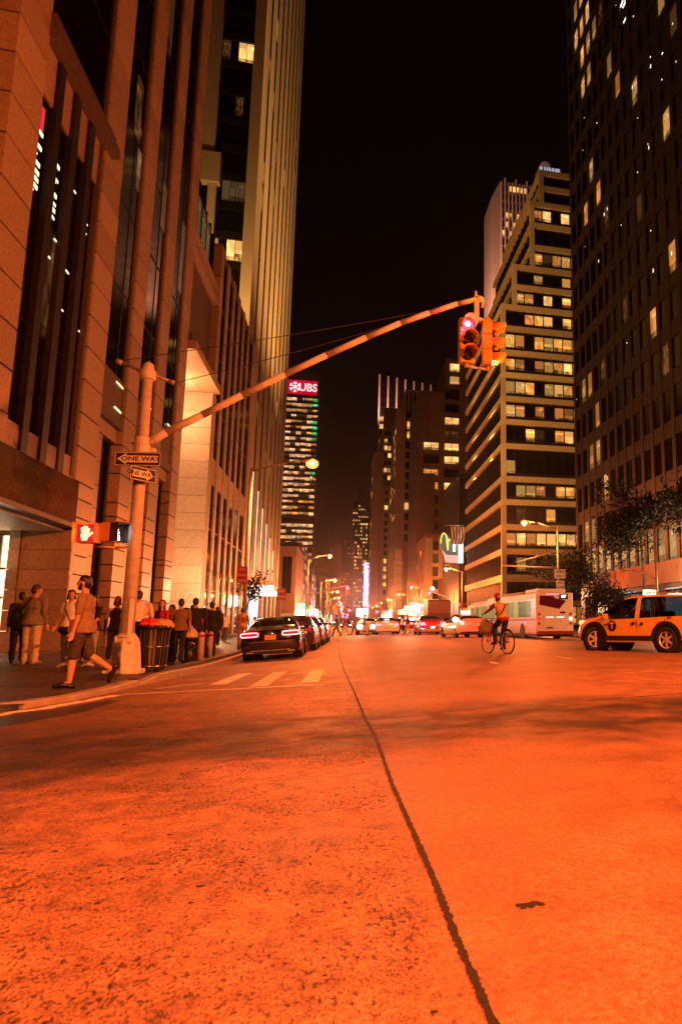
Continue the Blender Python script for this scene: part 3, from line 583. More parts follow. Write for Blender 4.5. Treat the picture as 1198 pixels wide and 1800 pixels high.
# rooftop plant, lettered lights and dish
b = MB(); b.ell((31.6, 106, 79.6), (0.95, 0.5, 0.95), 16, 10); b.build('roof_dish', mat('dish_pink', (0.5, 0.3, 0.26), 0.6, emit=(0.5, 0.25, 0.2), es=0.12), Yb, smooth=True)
for x0, x1 in ((30.3, 30.75), (31.1, 31.35), (31.55, 31.8), (32.0, 32.3), (32.5, 32.9), (33.1, 33.9)): bx('roof_light', glow('roof_white', (0.6, 0.62, 0.8), 0.55), (x0, x1), (105, 105.2), (77.5, 78.8), Yb)
bx('roof_room', WARM, (31.4, 32.8), (105.3, 106), (76.9, 77.5), Yb); bx('roof_room_wall', GREYST, (30.2, 34.2), (105.4, 108), (76.9, 78.9), Yb)
bx('added_light_box', BLACKM, (-10.8, -10.3), (71.5, 72.3), (30.3, 30.8), A)  # box made up to carry the added floodlight
lamp('added_floodlight', (-9.9, 72, 31.2), 55000, (1.0, 0.5, 0.16), 0.4, 76, (26, 104, 40), parent=A)  # added floodlight, brightens the terraced building opposite
# ---- dark bronze block, right edge
D = thing('dark_office_block', 'dark bronze grid office block filling the right edge behind the street trees', 'building', (23, 68, 0))
bx('wall', BLACKM, (23.75, 60), (26, 68), (5.3, 110), D)
nb = 24; sp = 1.86; Y1 = 67.4
zf = [5.35, 8.35] + [8.35 + 3.72 * k for k in range(1, 21)]
litset = {(0, c) for c in range(1, 14)} | {(1, 1), (1, 2), (2, 4), (2, 15), (3, 2), (3, 3), (4, 3), (5, 1), (5, 2), (5, 10), (6, 12), (10, 2), (10, 4), (9, 12), (11, 3), (11, 17), (12, 13), (12, 14), (12, 12), (14, 2), (14, 3), (15, 2), (15, 3), (15, 4), (13, 6), (14, 10), (16, 1), (16, 2), (16, 3), (17, 1), (17, 2), (17, 3), (18, 2), (18, 3), (12, 7), (11, 9)}
for f in range(len(zf) - 1):
    z0, z1 = zf[f], zf[f + 1]; sph = 0.35 if f == 0 else 1.25
    bx('spandrel', DARKST, (23.1, 23.3), (26, 68), (z1 - sph, z1), D)
    ncol = 16 if f < 9 else 20
    for c in range(ncol):
        y1 = Y1 - c * sp; y0 = y1 - sp + 0.55; r = random.random(); m = GLASS
        if (f, c) in litset: m = (WARM if r < 0.3 else YELW) if f else lit('shade_room', (1, 0.56, 0.2), 0.62, 0.75, dim=0.3)
        elif r < 0.05: m = DIMW
        w = bx('window', m, (23.2, 23.26), (y0, y1), (z0 + 0.05, z1 - sph), D)
for c in range(22):
    y = Y1 - c * sp; bx('pier', DARKST, (23.06, 23.3), (y + 0.02, y + 0.53), (5.35, 82), D)
b = MB()
for _ in range(60):
    f = random.randint(5, 16); y = Y1 - random.random() * 26; z = zf[f] + random.uniform(0.8, 2.2); h_ = random.choice((0.05, 0.1, 0.1, 0.3)); bx('ceiling_fitting', glow('fitting_light', (1, 0.85, 0.55), 1.4), (23.17, 23.19), (y, y + random.uniform(0.05, 0.14)), (z, z + h_), D)
b = MB()
for k, (y, z) in enumerate(((52.6, 57.6), (52.0, 57.0), (52.4, 56.0), (52.0, 55.4), (45.2, 45.5), (47.2, 44.8))):
    b = MB(); b.box((23.15, 23.19), (y - 0.5, y), (z, z + 0.12)); b.box((23.15, 23.19), (y - 0.62, y - 0.5), (z, z + 0.3)); b.build('ceiling_fitting', glow('fitting_bright', (1, 0.95, 0.8), 3), D)
REDST = granite('red_granite', (0.3, 0.13, 0.09)); 
for k in range(12): bx('fascia_panel', REDST, (22.4, 22.7), (64.9 - 3.0 * (k + 1) + 0.02, 64.9 - 3.0 * k), (3.7, 5.3), D)
bx('fascia_base', BLACKM, (22.5, 23.6), (26, 65), (3.35, 3.66), D); bx('undercroft', DARKST, (24.4, 26), (26, 66), (0, 3.3), D)
for k in range(5): bx('column', REDST, (22.5, 23.3), (64.2 - 8 * k, 65.2 - 8 * k), (0, 3.34), D)
sf = bx('shopfront', lit('blue_shop', (0.55, 0.8, 1.0), 1.7, 0.15, (0.7, 2.5, 1.5)), (24.3, 24.38), (46, 61), (0.4, 2.9), D); bx('shop_sign', WHITE, (24.1, 24.25), (47, 53), (2.75, 3.1), D); bx('shop_sign', WHITEB, (24.1, 24.25), (56, 58), (2.3, 2.9), D)
bx('shopfront', WARM, (24.3, 24.38), (62, 65.5), (0.4, 2.9), D)
# ---- towers and blocks further up the avenue
Rk = thing('slender_lit_tower', 'tall slender stone tower with a floodlit ribbed side far behind the terraced building', 'building', (88, 420, 0))
bx('wall', GREYST, (93, 126), (420.8, 450), (0, 296), Rk); bx('side_slab', GREYST, (88, 93), (424, 450), (0, 286), Rk)
for k in range(7): bx('side_rib', GREYST, (88.0 + 0.7 * k, 88.35 + 0.7 * k), (423 - 0.4 * k, 425), (0, 286 + 1.4 * k), Rk)
for k in range(10): bx('rib', GREYST, (93.5 + 2.55 * k, 94.4 + 2.55 * k), (419.8, 421), (0, 296 + (3 if k % 3 == 1 else 0)), Rk)
for f in range(16):
    for c in range(9):
        r = random.random(); m = GLASS
        if f == 0 and 2 <= c <= 6: m = WARMB
        if f in (3, 4, 5, 6) and r < 0.62 - 0.12 * (f - 3): m = WARMB
        bx('window', m, (94.5 + 2.55 * c, 95.95 + 2.55 * c), (420.3, 420.5), (289.5 - 6.6 * f, 293.5 - 6.6 * f), Rk)
lamp('tower_floodlight', (70, 395, 150), 2.4e6, (1.0, 0.42, 0.24), 2, 70, (90, 425, 250), parent=Rk)
Rk_=None
E1 = thing('brown_setback_block', 'brown masonry block with square windows and setbacks behind the brick corner block', 'building', (23, 237, 0)); k_ = 237 / 180
bx('wall', BROWN, (23, 46), (237.6, 270), (0, 81), E1); bx('tower', BROWN, (32.4, 46), (236.9, 262), (78, 94.5), E1); bx('upper_block', BROWN, (27.4, 46), (236.8, 268), (0, 81.7), E1); bx('lower_wing', BROWN, (22.9, 29), (236.4, 237.4), (0, 52), E1)
wx = ((24.9, 30.2), (32.1, 37.3)); rows = [60.2, 57.9, 53.4, 50, 46.5, 42.5, 39, 35.8, 72.5, 69.3, 66.2, 63]
for r_, zc in enumerate([82 - 4.7 * k for k in range(12)]):
    for c, (xa, xb) in enumerate(wx):
        if c == 0 and r_ < 4: continue
        m = GLASS
        if (r_, c) in ((4, 0), (4, 1), (5, 1), (7, 1), (2, 1)): m = WARMB
        elif random.random() < 0.3: m = random.choice((DIMW, WARM, AMBER))
        w = frame_box('window', BLACKM, (xa, xb), (236.3, 236.75), (zc - 2.9, zc), 0.12, E1); p = bx('pane', m, (xa + 0.14, xb - 0.14), (236.5, 236.55), (zc - 2.75, zc - 0.15), w); bx('bar', BLACKM, ((xa + xb) / 2 - 0.08, (xa + xb) / 2 + 0.08), (236.4, 236.48), (zc - 2.75, zc - 0.15), w)
for k in range(3): bx('window', WARMB if k < 2 else GLASS, (34, 37.2), (236.7, 236.8), (89.8 - 4.8 * k, 92.6 - 4.8 * k), E1)
F1 = thing('finned_tower', 'dark wide tower with pale vertical fins at its top behind the limestone blocks', 'building', (47, 560, 0))
bx('wall', BLACKM, (21.8, 73), (560.6, 590), (0, 197), F1)
for k in range(8): bx('fin', PALE, (21.6 + 7.0 * k, 22.9 + 7.0 * k), (559.4, 560.6), (0, 203 - 0.9 * k), F1)
for f in range(9):
    for c in range(7): bx('window', random.choice((WARMB, WARM)) if f in (6, 8, 9) and random.random() < 0.75 or (f == 5 and c < 2) else GLASS, (23.2 + 7 * c, 28.3 + 7 * c), (560.2, 560.4), (196 - 6.5 * f, 200 - 6.5 * f), F1)
F2 = thing('limestone_tower', 'narrow limestone tower with two columns of lit square windows beside the finned tower', 'building', (19, 420, 0))
bx('wall', GREYST, (18.9, 30), (420.5, 450), (0, 118), F2); bx('side_wall', GRAN, (14.3, 18.85), (424, 456), (0, 104), F2); bx('upper_wall', GREYST, (20.5, 27.6), (421, 440), (117, 132), F2); bx('arch_band', GRAN_D, (20.3, 27.0), (420.0, 420.4), (82, 86), F2)
for f in range(22):
    z = 114 - 4.6 * f
    for c in range(3):
        if f > 7 and c == 2: continue
        if f in (7,): continue
        x0 = (20.6, 23.0, 25.9)[c] if f < 8 else (21.6, 24.9)[c]
        bx('window', (WARMB if random.random() < 0.6 else GLASS), (x0, x0 + 1.7), (420.2, 420.45), (z, z + 2.7), F2)
for f in range(18): bx('window', AMBER if random.random() < 0.25 else GLASS, (14.1, 14.25), (430, 436), (96 - 4.6 * f, 99 - 4.6 * f), F2)
F3 = thing('setback_limestone_block', 'stepped limestone block with few lit slits between the two brown towers', 'building', (25, 330, 0))
bx('wall', GRAN, (21.6, 34), (330.6, 372), (0, 104), F3); bx('upper_wall', GRAN, (25.6, 40), (331, 372), (103, 114), F3)
for f in range(13):
    for c in range(2):
        r = random.random(); bx('window', WARMB if r < 0.38 else GLASS, (26.2 + 3.6 * c, 28.1 + 3.6 * c), (330.3, 330.5), (99 - 5.0 * f, 102.4 - 5.0 * f), F3)
for _ in range(26):
    y = random.uniform(332, 368); z = 20 + 4.2 * random.randint(0, 18); bx('lit_slit', WARM, (21.5, 21.58), (y, y + 2.2), (z, z + 2.6), F3)
for k in range(7): bx('fin', BLACKM, (26 + 2.0 * k, 26.7 + 2.0 * k), (329.9, 330.5), (84, 112), F3)
E3 = thing('distant_tower', 'distant dark tower with scattered lit windows at the end of the avenue', 'building', (20, 1150, 0))
bx('wall', GRAN_D, (8.5, 36), (1151, 1180), (0, 196), E3); bx('crown_frame', BLACKM, (14, 30), (1150, 1170), (196, 212), E3)
for f in range(30):
    for c in range(6):
        if random.random() < 0.42: bx('window', WARMB, (9.2 + 4.2 * c, 11.6 + 4.2 * c), (1150.5, 1150.8), (188 - 6 * f, 191 - 6 * f), E3)
E4 = thing('distant_side_block', 'distant low dark block just left of the far dark tower', 'building', (-2, 1000, 0))
bx('wall', GRAN_D, (-6, 10), (1000, 1030), (0, 118), E4)
for _ in range(40): x = random.uniform(-5, 9); z = 4 * random.randint(2, 28); bx('window', WARM, (x, x + 1.2), (999.6, 999.8), (z, z + 1.6), E4)
PL = thing('pale_pier', 'pale floodlit stone pier standing out above the taxis', 'building pier', (21, 290, 0))
bx('shaft', PALE, (19.3, 22.5), (290, 294), (0, 26), PL); bx('shaft', PALE, (19.5, 22.3), (290.3, 294), (26, 31), PL)
for k in range(7): bx('course', GREYST, (19.28, 22.52), (289.95, 290), (3.5 * k + 3, 3.5 * k + 3.2), PL)
BR = thing('brick_corner_block', 'low red brick block with pale corner pier above the shop signs', 'building', (23, 209, 0))
bx('wall', granite('red_brick', (0.24, 0.1, 0.06)), (23, 48), (209.7, 236), (0, 27.5), BR); bx('pier', BAND, (23, 25.2), (208.9, 209.6), (0, 26.3), BR); bx('pier', BAND, (27.0, 28.4), (208.9, 209.6), (14, 26.3), BR)
for k in range(6): bx('window', GLASS if k != 1 else DIMW, (25.25, 26.95), (209.3, 209.5), (22.6 - 3.9 * k, 25.2 - 3.9 * k), BR); bx('spandrel', BAND, (25.25, 26.95), (209.2, 209.6), (21.5 - 3.9 * k, 22.5 - 3.9 * k), BR)
for k in range(8): bx('side_window', WARM if k % 3 == 0 else GLASS, (22.9, 22.98), (212 + 3 * k, 213.5 + 3 * k), (9 + 4 * (k % 4), 11.5 + 4 * (k % 4)), BR)
bx('shop_band', BAND, (28.4, 46), (208.8, 209.6), (13.5, 18.5), BR)
for k in range(3): bx('shop_window', WARMB, (28.5, 36), (209.2, 209.4), (10.6 - 3.6 * k, 12.6 - 3.6 * k), BR)
bx('dark_upper', BLACKM, (28.4, 48), (209.2, 209.6), (18.5, 30), BR)
Hb = thing('dark_flank_block', 'black unlit block rising between the brick block and the terraced building', 'building', (34, 170, 0))
bx('wall', BLACKM, (27, 52), (170, 200), (0, 37), Hb); bx('cornice', DARKST, (26.6, 52), (169.6, 200), (37, 38), Hb)
bx('shopfront', WARM, (27.2, 38), (169.5, 169.7), (0.4, 4.5), Hb); bx('awning', SIGNR, (27, 33), (167.8, 169.6), (4.8, 5.6), Hb)
# left side blocks further off, low and mostly hidden
for i, (y0, z1, lbl) in enumerate(((262, 30, 'low dark block left of the avenue below the red roof sign'), (343, 26, 'low block with lit shops just past the lower lamps on the left'), (600, 40, 'far low block where the avenue narrows, left'), (700, 46, 'farthest left block low on the skyline'))):
    q = thing('far_block', lbl, 'building', (-25, y0, 0)); bx('wall', GRAN_D, (-50, -15.5), (y0, y0 + 60), (0, z1), q)
    for c in range(8):
        for f in range(int(z1 / 4.2) - 1):
            if random.random() < 0.6: bx('window', WARMB, (-15.4, -15.3), (y0 + 3 + 7 * c, y0 + 6 + 7 * c), (5 + 4.2 * f, 7.4 + 4.2 * f), q)
    bx('shopfront', WARMB, (-50, -15.2), (y0 - 0.3, y0 - 0.1), (0.3, 3.6), q); bx('side_shopfront', WARMB, (-15.3, -15.1), (y0, y0 + 58), (0.3, 3.4), q)
for i, (y0, x0, z1, lbl) in enumerate(((500, 23, 40, 'far block behind the music hall sign'), (620, 23, 60, 'far block past the music hall on the right'), (800, 22, 70, 'farthest right block before the dark distant tower'))):
    q = thing('far_block', lbl, 'building', (x0, y0, 0)); bx('wall', GRAN_D, (x0, 60), (y0, y0 + 70), (0, z1), q)
    for c in range(8):
        for f in range(int(z1 / 4.5) - 1):
            if random.random() < 0.3: bx('window', WARM, (x0 - 0.2, x0 - 0.1), (y0 + 3 + 8 * c, y0 + 6 + 8 * c), (5 + 4.5 * f, 7.6 + 4.5 * f), q)
    bx('shopfront', WARMB, (x0 - 0.3, x0 - 0.1), (y0, y0 + 66), (0.3, 4), q)
# music hall marquee
RC = thing('music_hall_marquee', 'tall vertical violet neon marquee sign above a bright white canopy', 'neon sign', (15, 480, 0))
bx('panel', glow('neon_white', (1.0, 0.72, 1.0), 2.4), (12.4, 16.8), (480, 481), (12.5, 41), RC); bx('tube_line', glow('neon_violet', (0.45, 0.1, 1.0), 2.2), (11.9, 12.3), (479.8, 480.5), (12, 41.5), RC); bx('tube_line', glow('neon_violet', (0.45, 0.1, 1.0), 2.2), (16.9, 17.4), (479.8, 480.5), (12, 41.5), RC)
bx('side_panel', glow('neon_pink', (1.0, 0.35, 0.6), 1.7), (18.3, 19.8), (482, 483), (11, 41), RC)
for k, ch in enumerate('RADIO CITY'):
    if ch != ' ': text('letter', ch, 3.1, SIGNK, T(14.6, 479.9, 39.4 - 2.75 * k) @ FACE_S, RC, 0.05, 0.06, 1.25)
bx('canopy', glow('marquee_white', (1.0, 0.86, 0.9), 6.0), (8.0, 19.5), (478, 480), (5.2, 10.4), RC)
lamp('marquee_glow', (14, 474, 12), 30000, (1.0, 0.6, 0.8), 1.0, parent=RC)

lamp('added_fin_light', (24, 535, 150), 2.2e5, (1.0, 0.35, 0.25), 2, 90, (45, 560, 195), parent=F1)  # added spot hanging free, brings out the pale fins
# signs and lit awnings that stick out over the pavements of the far blocks
pr = random.Random(21); SG = [glow('sign_cream', (1.0, 0.66, 0.34), 9), glow('sign_amber', (1.0, 0.42, 0.12), 3.0), WHITE, glow('sign_rose', (1.0, 0.12, 0.14), 4), glow('sign_mint', (0.6, 1.0, 0.75), 0.9)]
hosts = [o for o in S.objects if o.get('category') == 'building' and o.parent is None and o.name.startswith('far_block')]
for h_ in hosts + [Hb, BR, L, F3, F2]:
    Yh = h_.location.y; left_ = h_.location.x < 0
    for k in range(16):
        y = Yh + 1 + 3.6 * k + pr.uniform(-1, 1); w = pr.uniform(0.8, 2.4); z = pr.uniform(2.8, 5.5); hh = pr.uniform(0.5, 1.6) * (1 + Yh / 600)
        x = (-15.2 if left_ else 23.0) if h_ not in (L,) else -13.0
        a, c = (x, x + w + 1.5) if left_ else (x - w - 1.5, x)
        bx('projecting_sign', pr.choice(SG), (a, c), (y, y + 0.2), (z, z + hh), h_)
    for k in range(10):
        y = Yh + pr.uniform(0, 60); x = pr.uniform(-14, -7) if left_ else pr.uniform(18.5, 22); bx('kiosk_light', pr.choice(SG), (x, x + pr.uniform(0.3, 0.9)), (y, y + 0.1), (1.2, pr.uniform(1.8, 3.2)), h_)
    bx('lit_awning', SG[0], ((-15.2 if left_ else 20.5), (-11.5 if left_ else 23)), (Yh + 8, Yh + 22), (3.4, 3.6), h_)

# ------------------------------------------------------------------ street lamps (each with its own light)
def street_lamp(x, y, arm, h=8.4, pw=6000, label=None, group=None, side=1, down=False, col=SOD):
    """cobra-head lamp: a tapered pole, a bent arm towards the road, a flat head with a glowing lens"""
    z0 = gz(-3.6, y) + 0.15
    t = thing('street_lamp', label, 'street lamp', (x, y, z0), group)
    b = MB(); b.cyl((x, y, z0), (x, y, z0 + h), 0.11, 0.07, 10); b.cyl((x, y, z0), (x, y, z0 + 0.9), 0.2, 0.15, 8); b.build('pole', GALV, t, True)
    hx = x + side * arm
    b = MB(); b.tube([(x, y, z0 + h - 0.15), (x + side * arm * 0.55, y, z0 + h + 0.32), (x + side * (arm - 0.55), y, z0 + h + 0.44)], [0.05, 0.042, 0.035], 8); b.build('arm', GALV, t, True)
    b = MB(); b.ell((hx - side * 0.2, y, z0 + h + 0.46), (0.42, 0.17, 0.11), 14, 8); b.build('lamp_head', GALV, t, True)
    b = MB(); b.ell((hx - side * 0.1, y, z0 + h + 0.33), (0.3, 0.23, 0.24), 14, 8); b.build('lens', SODL, t, True); b = MB(); b.ell((hx - side * 0.1, y - 0.13, z0 + h + 0.31), (0.15, 0.14, 0.13), 12, 8); b.build('bulb', SODC, t, True)
    if pw: lamp('lamp_light', (hx - side * 0.1, y, z0 + h + 0.05), pw, col, 0.15, *((168, (hx - side * 0.1, y, 0)) if down else (None, None)), parent=t, blend=0.5)
    return t
P0 = 12000
street_lamp(-4.4, 34, 2.8, 8.35, P0 * 0.75, 'nearest street lamp on the left kerb before the gold pier tower', down=True)
street_lamp(17.3, 56, 3.0, 9.0, P0 * 0.8, 'street lamp over the bus with road signs and a bare mast arm on its pole', side=-1)
for x, y, s, lb in ((-4.4, 88, 1, 'second street lamp on the left, seen against the black sky'), (-4.4, 138, 1, 'third street lamp on the left below the second'), (-4.4, 190, 1, 'fourth street lamp on the left in the bright cluster'), (17.5, 107, -1, 'street lamp beside the shop sign pole on the right'), (17.5, 165, -1, 'upper of two far lamps right of the pale pier'), (17.5, 205, -1, 'lower of two far lamps right of the pale pier')):
    street_lamp(x, y, 2.6, 8.9, P0 * (0.6 if y < 100 else 1.3), lb, 'street lamps up the avenue', s)
far_l = None
for k in range(9):
    for s in (1, -1):
        y = 235 + 46 * k + (0 if s > 0 else 20); street_lamp(-4.4 if s > 0 else 17.5, y, 2.6, 8.9, P0 * 1.6 if k % 2 == 0 and k < 6 else 0, 'one of the many small street lamps lining the far avenue', 'street lamps up the avenue', s)
# lamps of the same kind on the near corners, outside the frame
street_lamp(17.3, 8.0, 3.0, 9.2, P0 * 2.3, 'street lamp on the near right corner', side=-1, down=False)
street_lamp(-5.0, -6.0, 3.2, 8.8, 0, 'street lamp on the near left corner', side=1)
lamp('lamp_light', (-1.9, -6.0, 8.6), P0 * 0.5, SOD, 0.15)
lamp('lamp_light', (-1.9, -6.0, 8.75), P0 * 1.9, SOD, 0.15, 60, (-0.1, 6.0, 0), blend=0.9)
street_lamp(17.3, -24, 3.0, 9.2, P0 * 0.7, 'street lamp behind on the right kerb', side=-1, down=False)

# ------------------------------------------------------------------ night haze over the whole street
hb = MB(); hb.box((-620, 620), (-420, 3020), (-2.0, 303)); hz_ = hb.build('haze', mat('haze_air', (1, 1, 1)))
hm = bpy.data.materials.new('haze_volume'); hm.use_nodes = True; hn = hm.node_tree.nodes; hn.clear()
ho = hn.new('ShaderNodeOutputMaterial'); hv = hn.new('ShaderNodeVolumePrincipled'); hv.inputs['Color'].default_value = (0.9, 0.88, 0.85, 1); hv.inputs['Density'].default_value = 0.00018; hv.inputs['Anisotropy'].default_value = 0.93
hm.node_tree.links.new(hv.outputs[0], ho.inputs['Volume']); hz_.data.materials.clear(); hz_.data.materials.append(hm); tag(hz_, kind='stuff')

# ------------------------------------------------------------------ signal pole on the near left corner
px_, py_ = -4.35, 16.3; pz = sz(px_, py_)
SPt = thing('signal_pole', 'scuffed pale signal pole with long mast arm and flared base, near left corner', 'signal pole', (px_, py_, pz))
b = MB(); b.cyl((px_, py_, pz + 0.6), (px_, py_, pz + 6.35), 0.135, 0.105, 20); b.build('pole', PALEP, SPt, True)
b = MB(); b.lathe([(0.13, 0), (0.165, 0.04), (0.17, 0.14), (0.165, 0.2), (0.13, 0.24), (0.10, 0.36), (0.02, 0.43)], 18, (px_, py_, pz + 6.3)); b.build('pole_cap', PALEP, SPt, True)
def frustum(b, c, r0, r1, z0, z1, n=8):
    return b.lathe([(r0, z0), (r1, z1)], n, c)
b = MB(); b.box((px_ - 0.32, px_ + 0.32), (py_ - 0.32, py_ + 0.32), (pz - 0.05, pz + 0.07), 0.02); b.build('base_plate', PALEP, SPt)
b = MB(); b.lathe([(0.31, 0.07), (0.30, 0.2), (0.265, 0.55), (0.235, 0.68), (0.17, 0.76), (0.152, 0.8)], 8, (px_, py_, pz)); b.build('pole_base', PALEP, SPt)
b = MB(); b.tube([(px_ - 0.14, py_ - 0.24, pz + 0.6), (px_ - 0.14, py_ - 0.2, pz + 0.74), (px_ + 0.14, py_ - 0.2, pz + 0.74), (px_ + 0.14, py_ - 0.24, pz + 0.6)], 0.018, 6); b.build('base_ring', PALEP, SPt, True)
b = MB(); b.box((px_ + 0.06, px_ + 0.13), (py_ - 0.24, py_ - 0.15), (pz + 0.62, pz + 1.5), 0.01); b.build('conduit', mat('white_conduit', (0.72, 0.66, 0.58), 0.5), SPt)
b = MB(); b.cyl((px_ - 0.62, py_ - 0.1, pz + 6.66), (px_ + 0.52, py_ + 0.1, pz + 6.31), 0.042, 0.042, 10); b.cyl((px_ - 0.62, py_ - 0.1, pz + 6.66), (px_ - 0.5, py_ - 0.08, pz + 6.62), 0.06, 0.06, 10); b.cyl((px_ + 0.42, py_ + 0.08, pz + 6.34), (px_ + 0.52, py_ + 0.1, pz + 6.31), 0.055, 0.055, 10); b.build('cross_arm', GALV, SPt, True)
arm_pts = []
for (x, z) in ((-4.28, 4.92), (-3.9, 5.22), (-3.2, 5.66), (-2.4, 6.18), (-1.5, 6.75), (-0.6, 7.3), (0.3, 7.83), (1.1, 8.28), (1.8, 8.62), (2.5, 8.94), (3.0, 9.12)): arm_pts.append((x, py_, z))
b = MB(); b.tube(arm_pts, [0.085 - 0.0022 * i for i in range(11)], 12); b.build('mast_arm', PALEP, SPt, True)
b = MB(); b.ell((3.06, py_, 9.13), (0.13, 0.09, 0.09), 12, 8); b.cyl((2.97, py_, 9.1), (2.97, py_, 9.33), 0.05, 0.03, 8); b.cyl((3.16, py_, 9.1), (3.14, py_, 8.92), 0.035, 0.03, 8); b.build('arm_tip', PALEP, SPt, True)
b = MB(); b.cyl((px_, py_, 4.7), (px_, py_, 5.06), 0.17, 0.17, 16); b.box((px_ - 0.26, px_ + 0.26), (py_ - 0.06, py_ + 0.06), (4.74, 4.84)); b.box((px_ - 0.22, px_ + 0.22), (py_ - 0.08, py_ + 0.08), (4.94, 5.02)); b.build('arm_clamp', PALEP, SPt)
def cable(p0, p1, sag, name='guy_wire', r=0.009):
    b = MB(); P = [Vector(p0).lerp(Vector(p1), t / 6) - Vector((0, 0, sag * 4 * (t / 6) * (1 - t / 6))) for t in range(7)]; b.tube(P, r, 5); return b.build(name, BLACKM, SPt)
WIRE = mat('wire', (0.12, 0.09, 0.07), 0.6)
cable((px_ - 0.6, py_ - 0.1, pz + 6.65), (1.75, py_, 8.66), 0.04); cable((px_ + 0.5, py_ + 0.1, pz + 6.3), (1.15, py_, 8.33), 0.04)
b = MB(); b.box((2.93, 3.05), (py_ - 0.06, py_ + 0.06), (8.55, 9.05), 0.01); b.box((2.9, 3.12), (py_ - 0.05, py_ + 0.05), (8.5, 8.62), 0.01); b.build('signal_hanger', PALEP, SPt)
b = MB(); b.tube([(2.73, py_, 8.55), (3.0, py_, 8.62), (3.16, py_, 8.58), (3.27, py_, 8.5)], 0.035, 6); b.tube([(2.72, py_, 7.33), (3.0, py_, 7.3), (3.27, py_, 7.28)], 0.03, 6); b.build('signal_yoke', PALEP, SPt, True)
# three-section signal heads
VISOR = mat('visor_black', (0.012, 0.012, 0.011), 0.5)
def signal(label, lit_i, col, body=YELP):
    """three lenses stacked on the -Y face; a hood above each lens"""
    t = thing('traffic_light', label, 'traffic light')
    for k in range(3):
        z = 0.74 - 0.37 * k; b = MB(); b.box((-0.18, 0.18), (-0.1, 0.12), (z - 0.18, z + 0.18), 0.025); b.build('signal_section', body, t)
        if k == lit_i and col is REDL: bl = MB(); bl.ell((-0.015, -0.17, z + 0.0), (0.07, 0.03, 0.07), 14, 8); bl.build('bulb', glow('bulb_glow', (1.0, 0.72, 0.5), 6), t, True)
        ln = MB(); ln.lathe([(0.15, 0.0), (0.125, 0.05), (0.06, 0.08), (0.01, 0.085)], 18); ln.build('lens', col if k == lit_i else mat('dark_lens', (0.02, 0.015, 0.01), 0.15), t, True, T(0, -0.1, z) @ Matrix.Rotation(PI / 2, 4, 'X'))
        h = MB(); n = 14; prof = []
        for i in range(n + 1):
            a = -0.5 + (PI + 1.0) * i / n; prof.append((math.cos(a) * 0.165, math.sin(a) * 0.165))
        for (xa, za), (xb, zb) in zip(prof, prof[1:]):
            la = 0.33 if za > -0.02 else 0.17; lb = 0.33 if zb > -0.02 else 0.17
            h.poly([(xa, -0.1, z + za), (xb, -0.1, z + zb), (xb, -0.1 - lb, z + zb), (xa, -0.1 - la, z + za)])
        o = h.build('hood', body, t, True); so = o.modifiers.new('thick', 'SOLIDIFY'); so.thickness = 0.008
    b = MB(); b.cyl((0, 0, 0.92), (0, 0, 1.02), 0.05, 0.05, 10); b.cyl((0, 0, -0.19), (0, 0, -0.26), 0.05, 0.05, 10); b.build('bracket', body, t, True)
    return t
s1 = signal('traffic light lit red facing the camera at the tip of the mast arm', 0, REDL)
place(s1, (2.73, py_ - 0.05, 7.56), rz=0.12, s=1.04)
lamp('green_light', (3.5, py_, 7.52), 3, (0, 1, 0.4), 0.05)
lamp('red_light', (2.68, py_ - 0.48, 8.28), 220, (1, 0.01, 0.03), 0.08)
s2 = signal('traffic light turned sideways with a green glow at its lowest lens', 2, GRNL)
place(s2, (3.27, py_, 7.55), rz=PI / 2 - 0.12, s=1.08)
# one-way signs
def oneway(label, w, h, M, flip=False, s=1.0):
    t = thing('one_way_sign', label, 'road sign', (0, 0, 0))
    b = MB(); b.box((-w / 2, w / 2), (0.0, 0.012), (-h / 2, h / 2)); b.build('sign_plate', SIGNK, t)
    b = MB(); e = 0.012
    b.box((-w / 2 + e, w / 2 - e), (-0.004, 0.0), (h / 2 - 2 * e, h / 2 - e)); b.box((-w / 2 + e, w / 2 - e), (-0.004, 0), (-h / 2 + e, -h / 2 + 2 * e)); b.box((-w / 2 + e, -w / 2 + 2 * e), (-0.004, 0), (-h / 2 + 2 * e, h / 2 - 2 * e)); b.box((w / 2 - 2 * e, w / 2 - e), (-0.004, 0), (-h / 2 + 2 * e, h / 2 - 2 * e)); b.build('border', SIGNW, t)
    d = -1 if flip else 1; k = h / 0.31
    pts = [(-w / 2 + 0.05, 0), (-w / 2 + 0.05 + 0.18 * k, 0.125 * k), (-w / 2 + 0.05 + 0.18 * k, 0.075 * k), (w / 2 - 0.06, 0.075 * k), (w / 2 - 0.06, -0.075 * k), (-w / 2 + 0.05 + 0.18 * k, -0.075 * k), (-w / 2 + 0.05 + 0.18 * k, -0.125 * k)]
    b = MB(); b.poly([(d * x, -0.005, z) for x, z in pts], (0, 0.003, 0)); b.build('arrow', SIGNW, t)
    text('lettering', 'ONE WAY', 0.132 * k, SIGNK, T(d * 0.06 * k, -0.008, 0.0) @ FACE_S, t, 0.001, 0.003, 1.22 if w > 0.8 else 1.05)
    t.matrix_basis = M; return t
oneway('long ONE WAY sign with its arrow pointing left', 0.9, 0.31, T(-4.36, py_ - 0.2, 4.55) @ Matrix.Rotation(-0.03, 4, 'Y'))
oneway('small ONE WAY sign seen at an angle, arrow pointing right', 0.62, 0.31, T(-4.22, py_ - 0.24, 4.21) @ Matrix.Rotation(math.radians(52), 4, 'Z'), True)
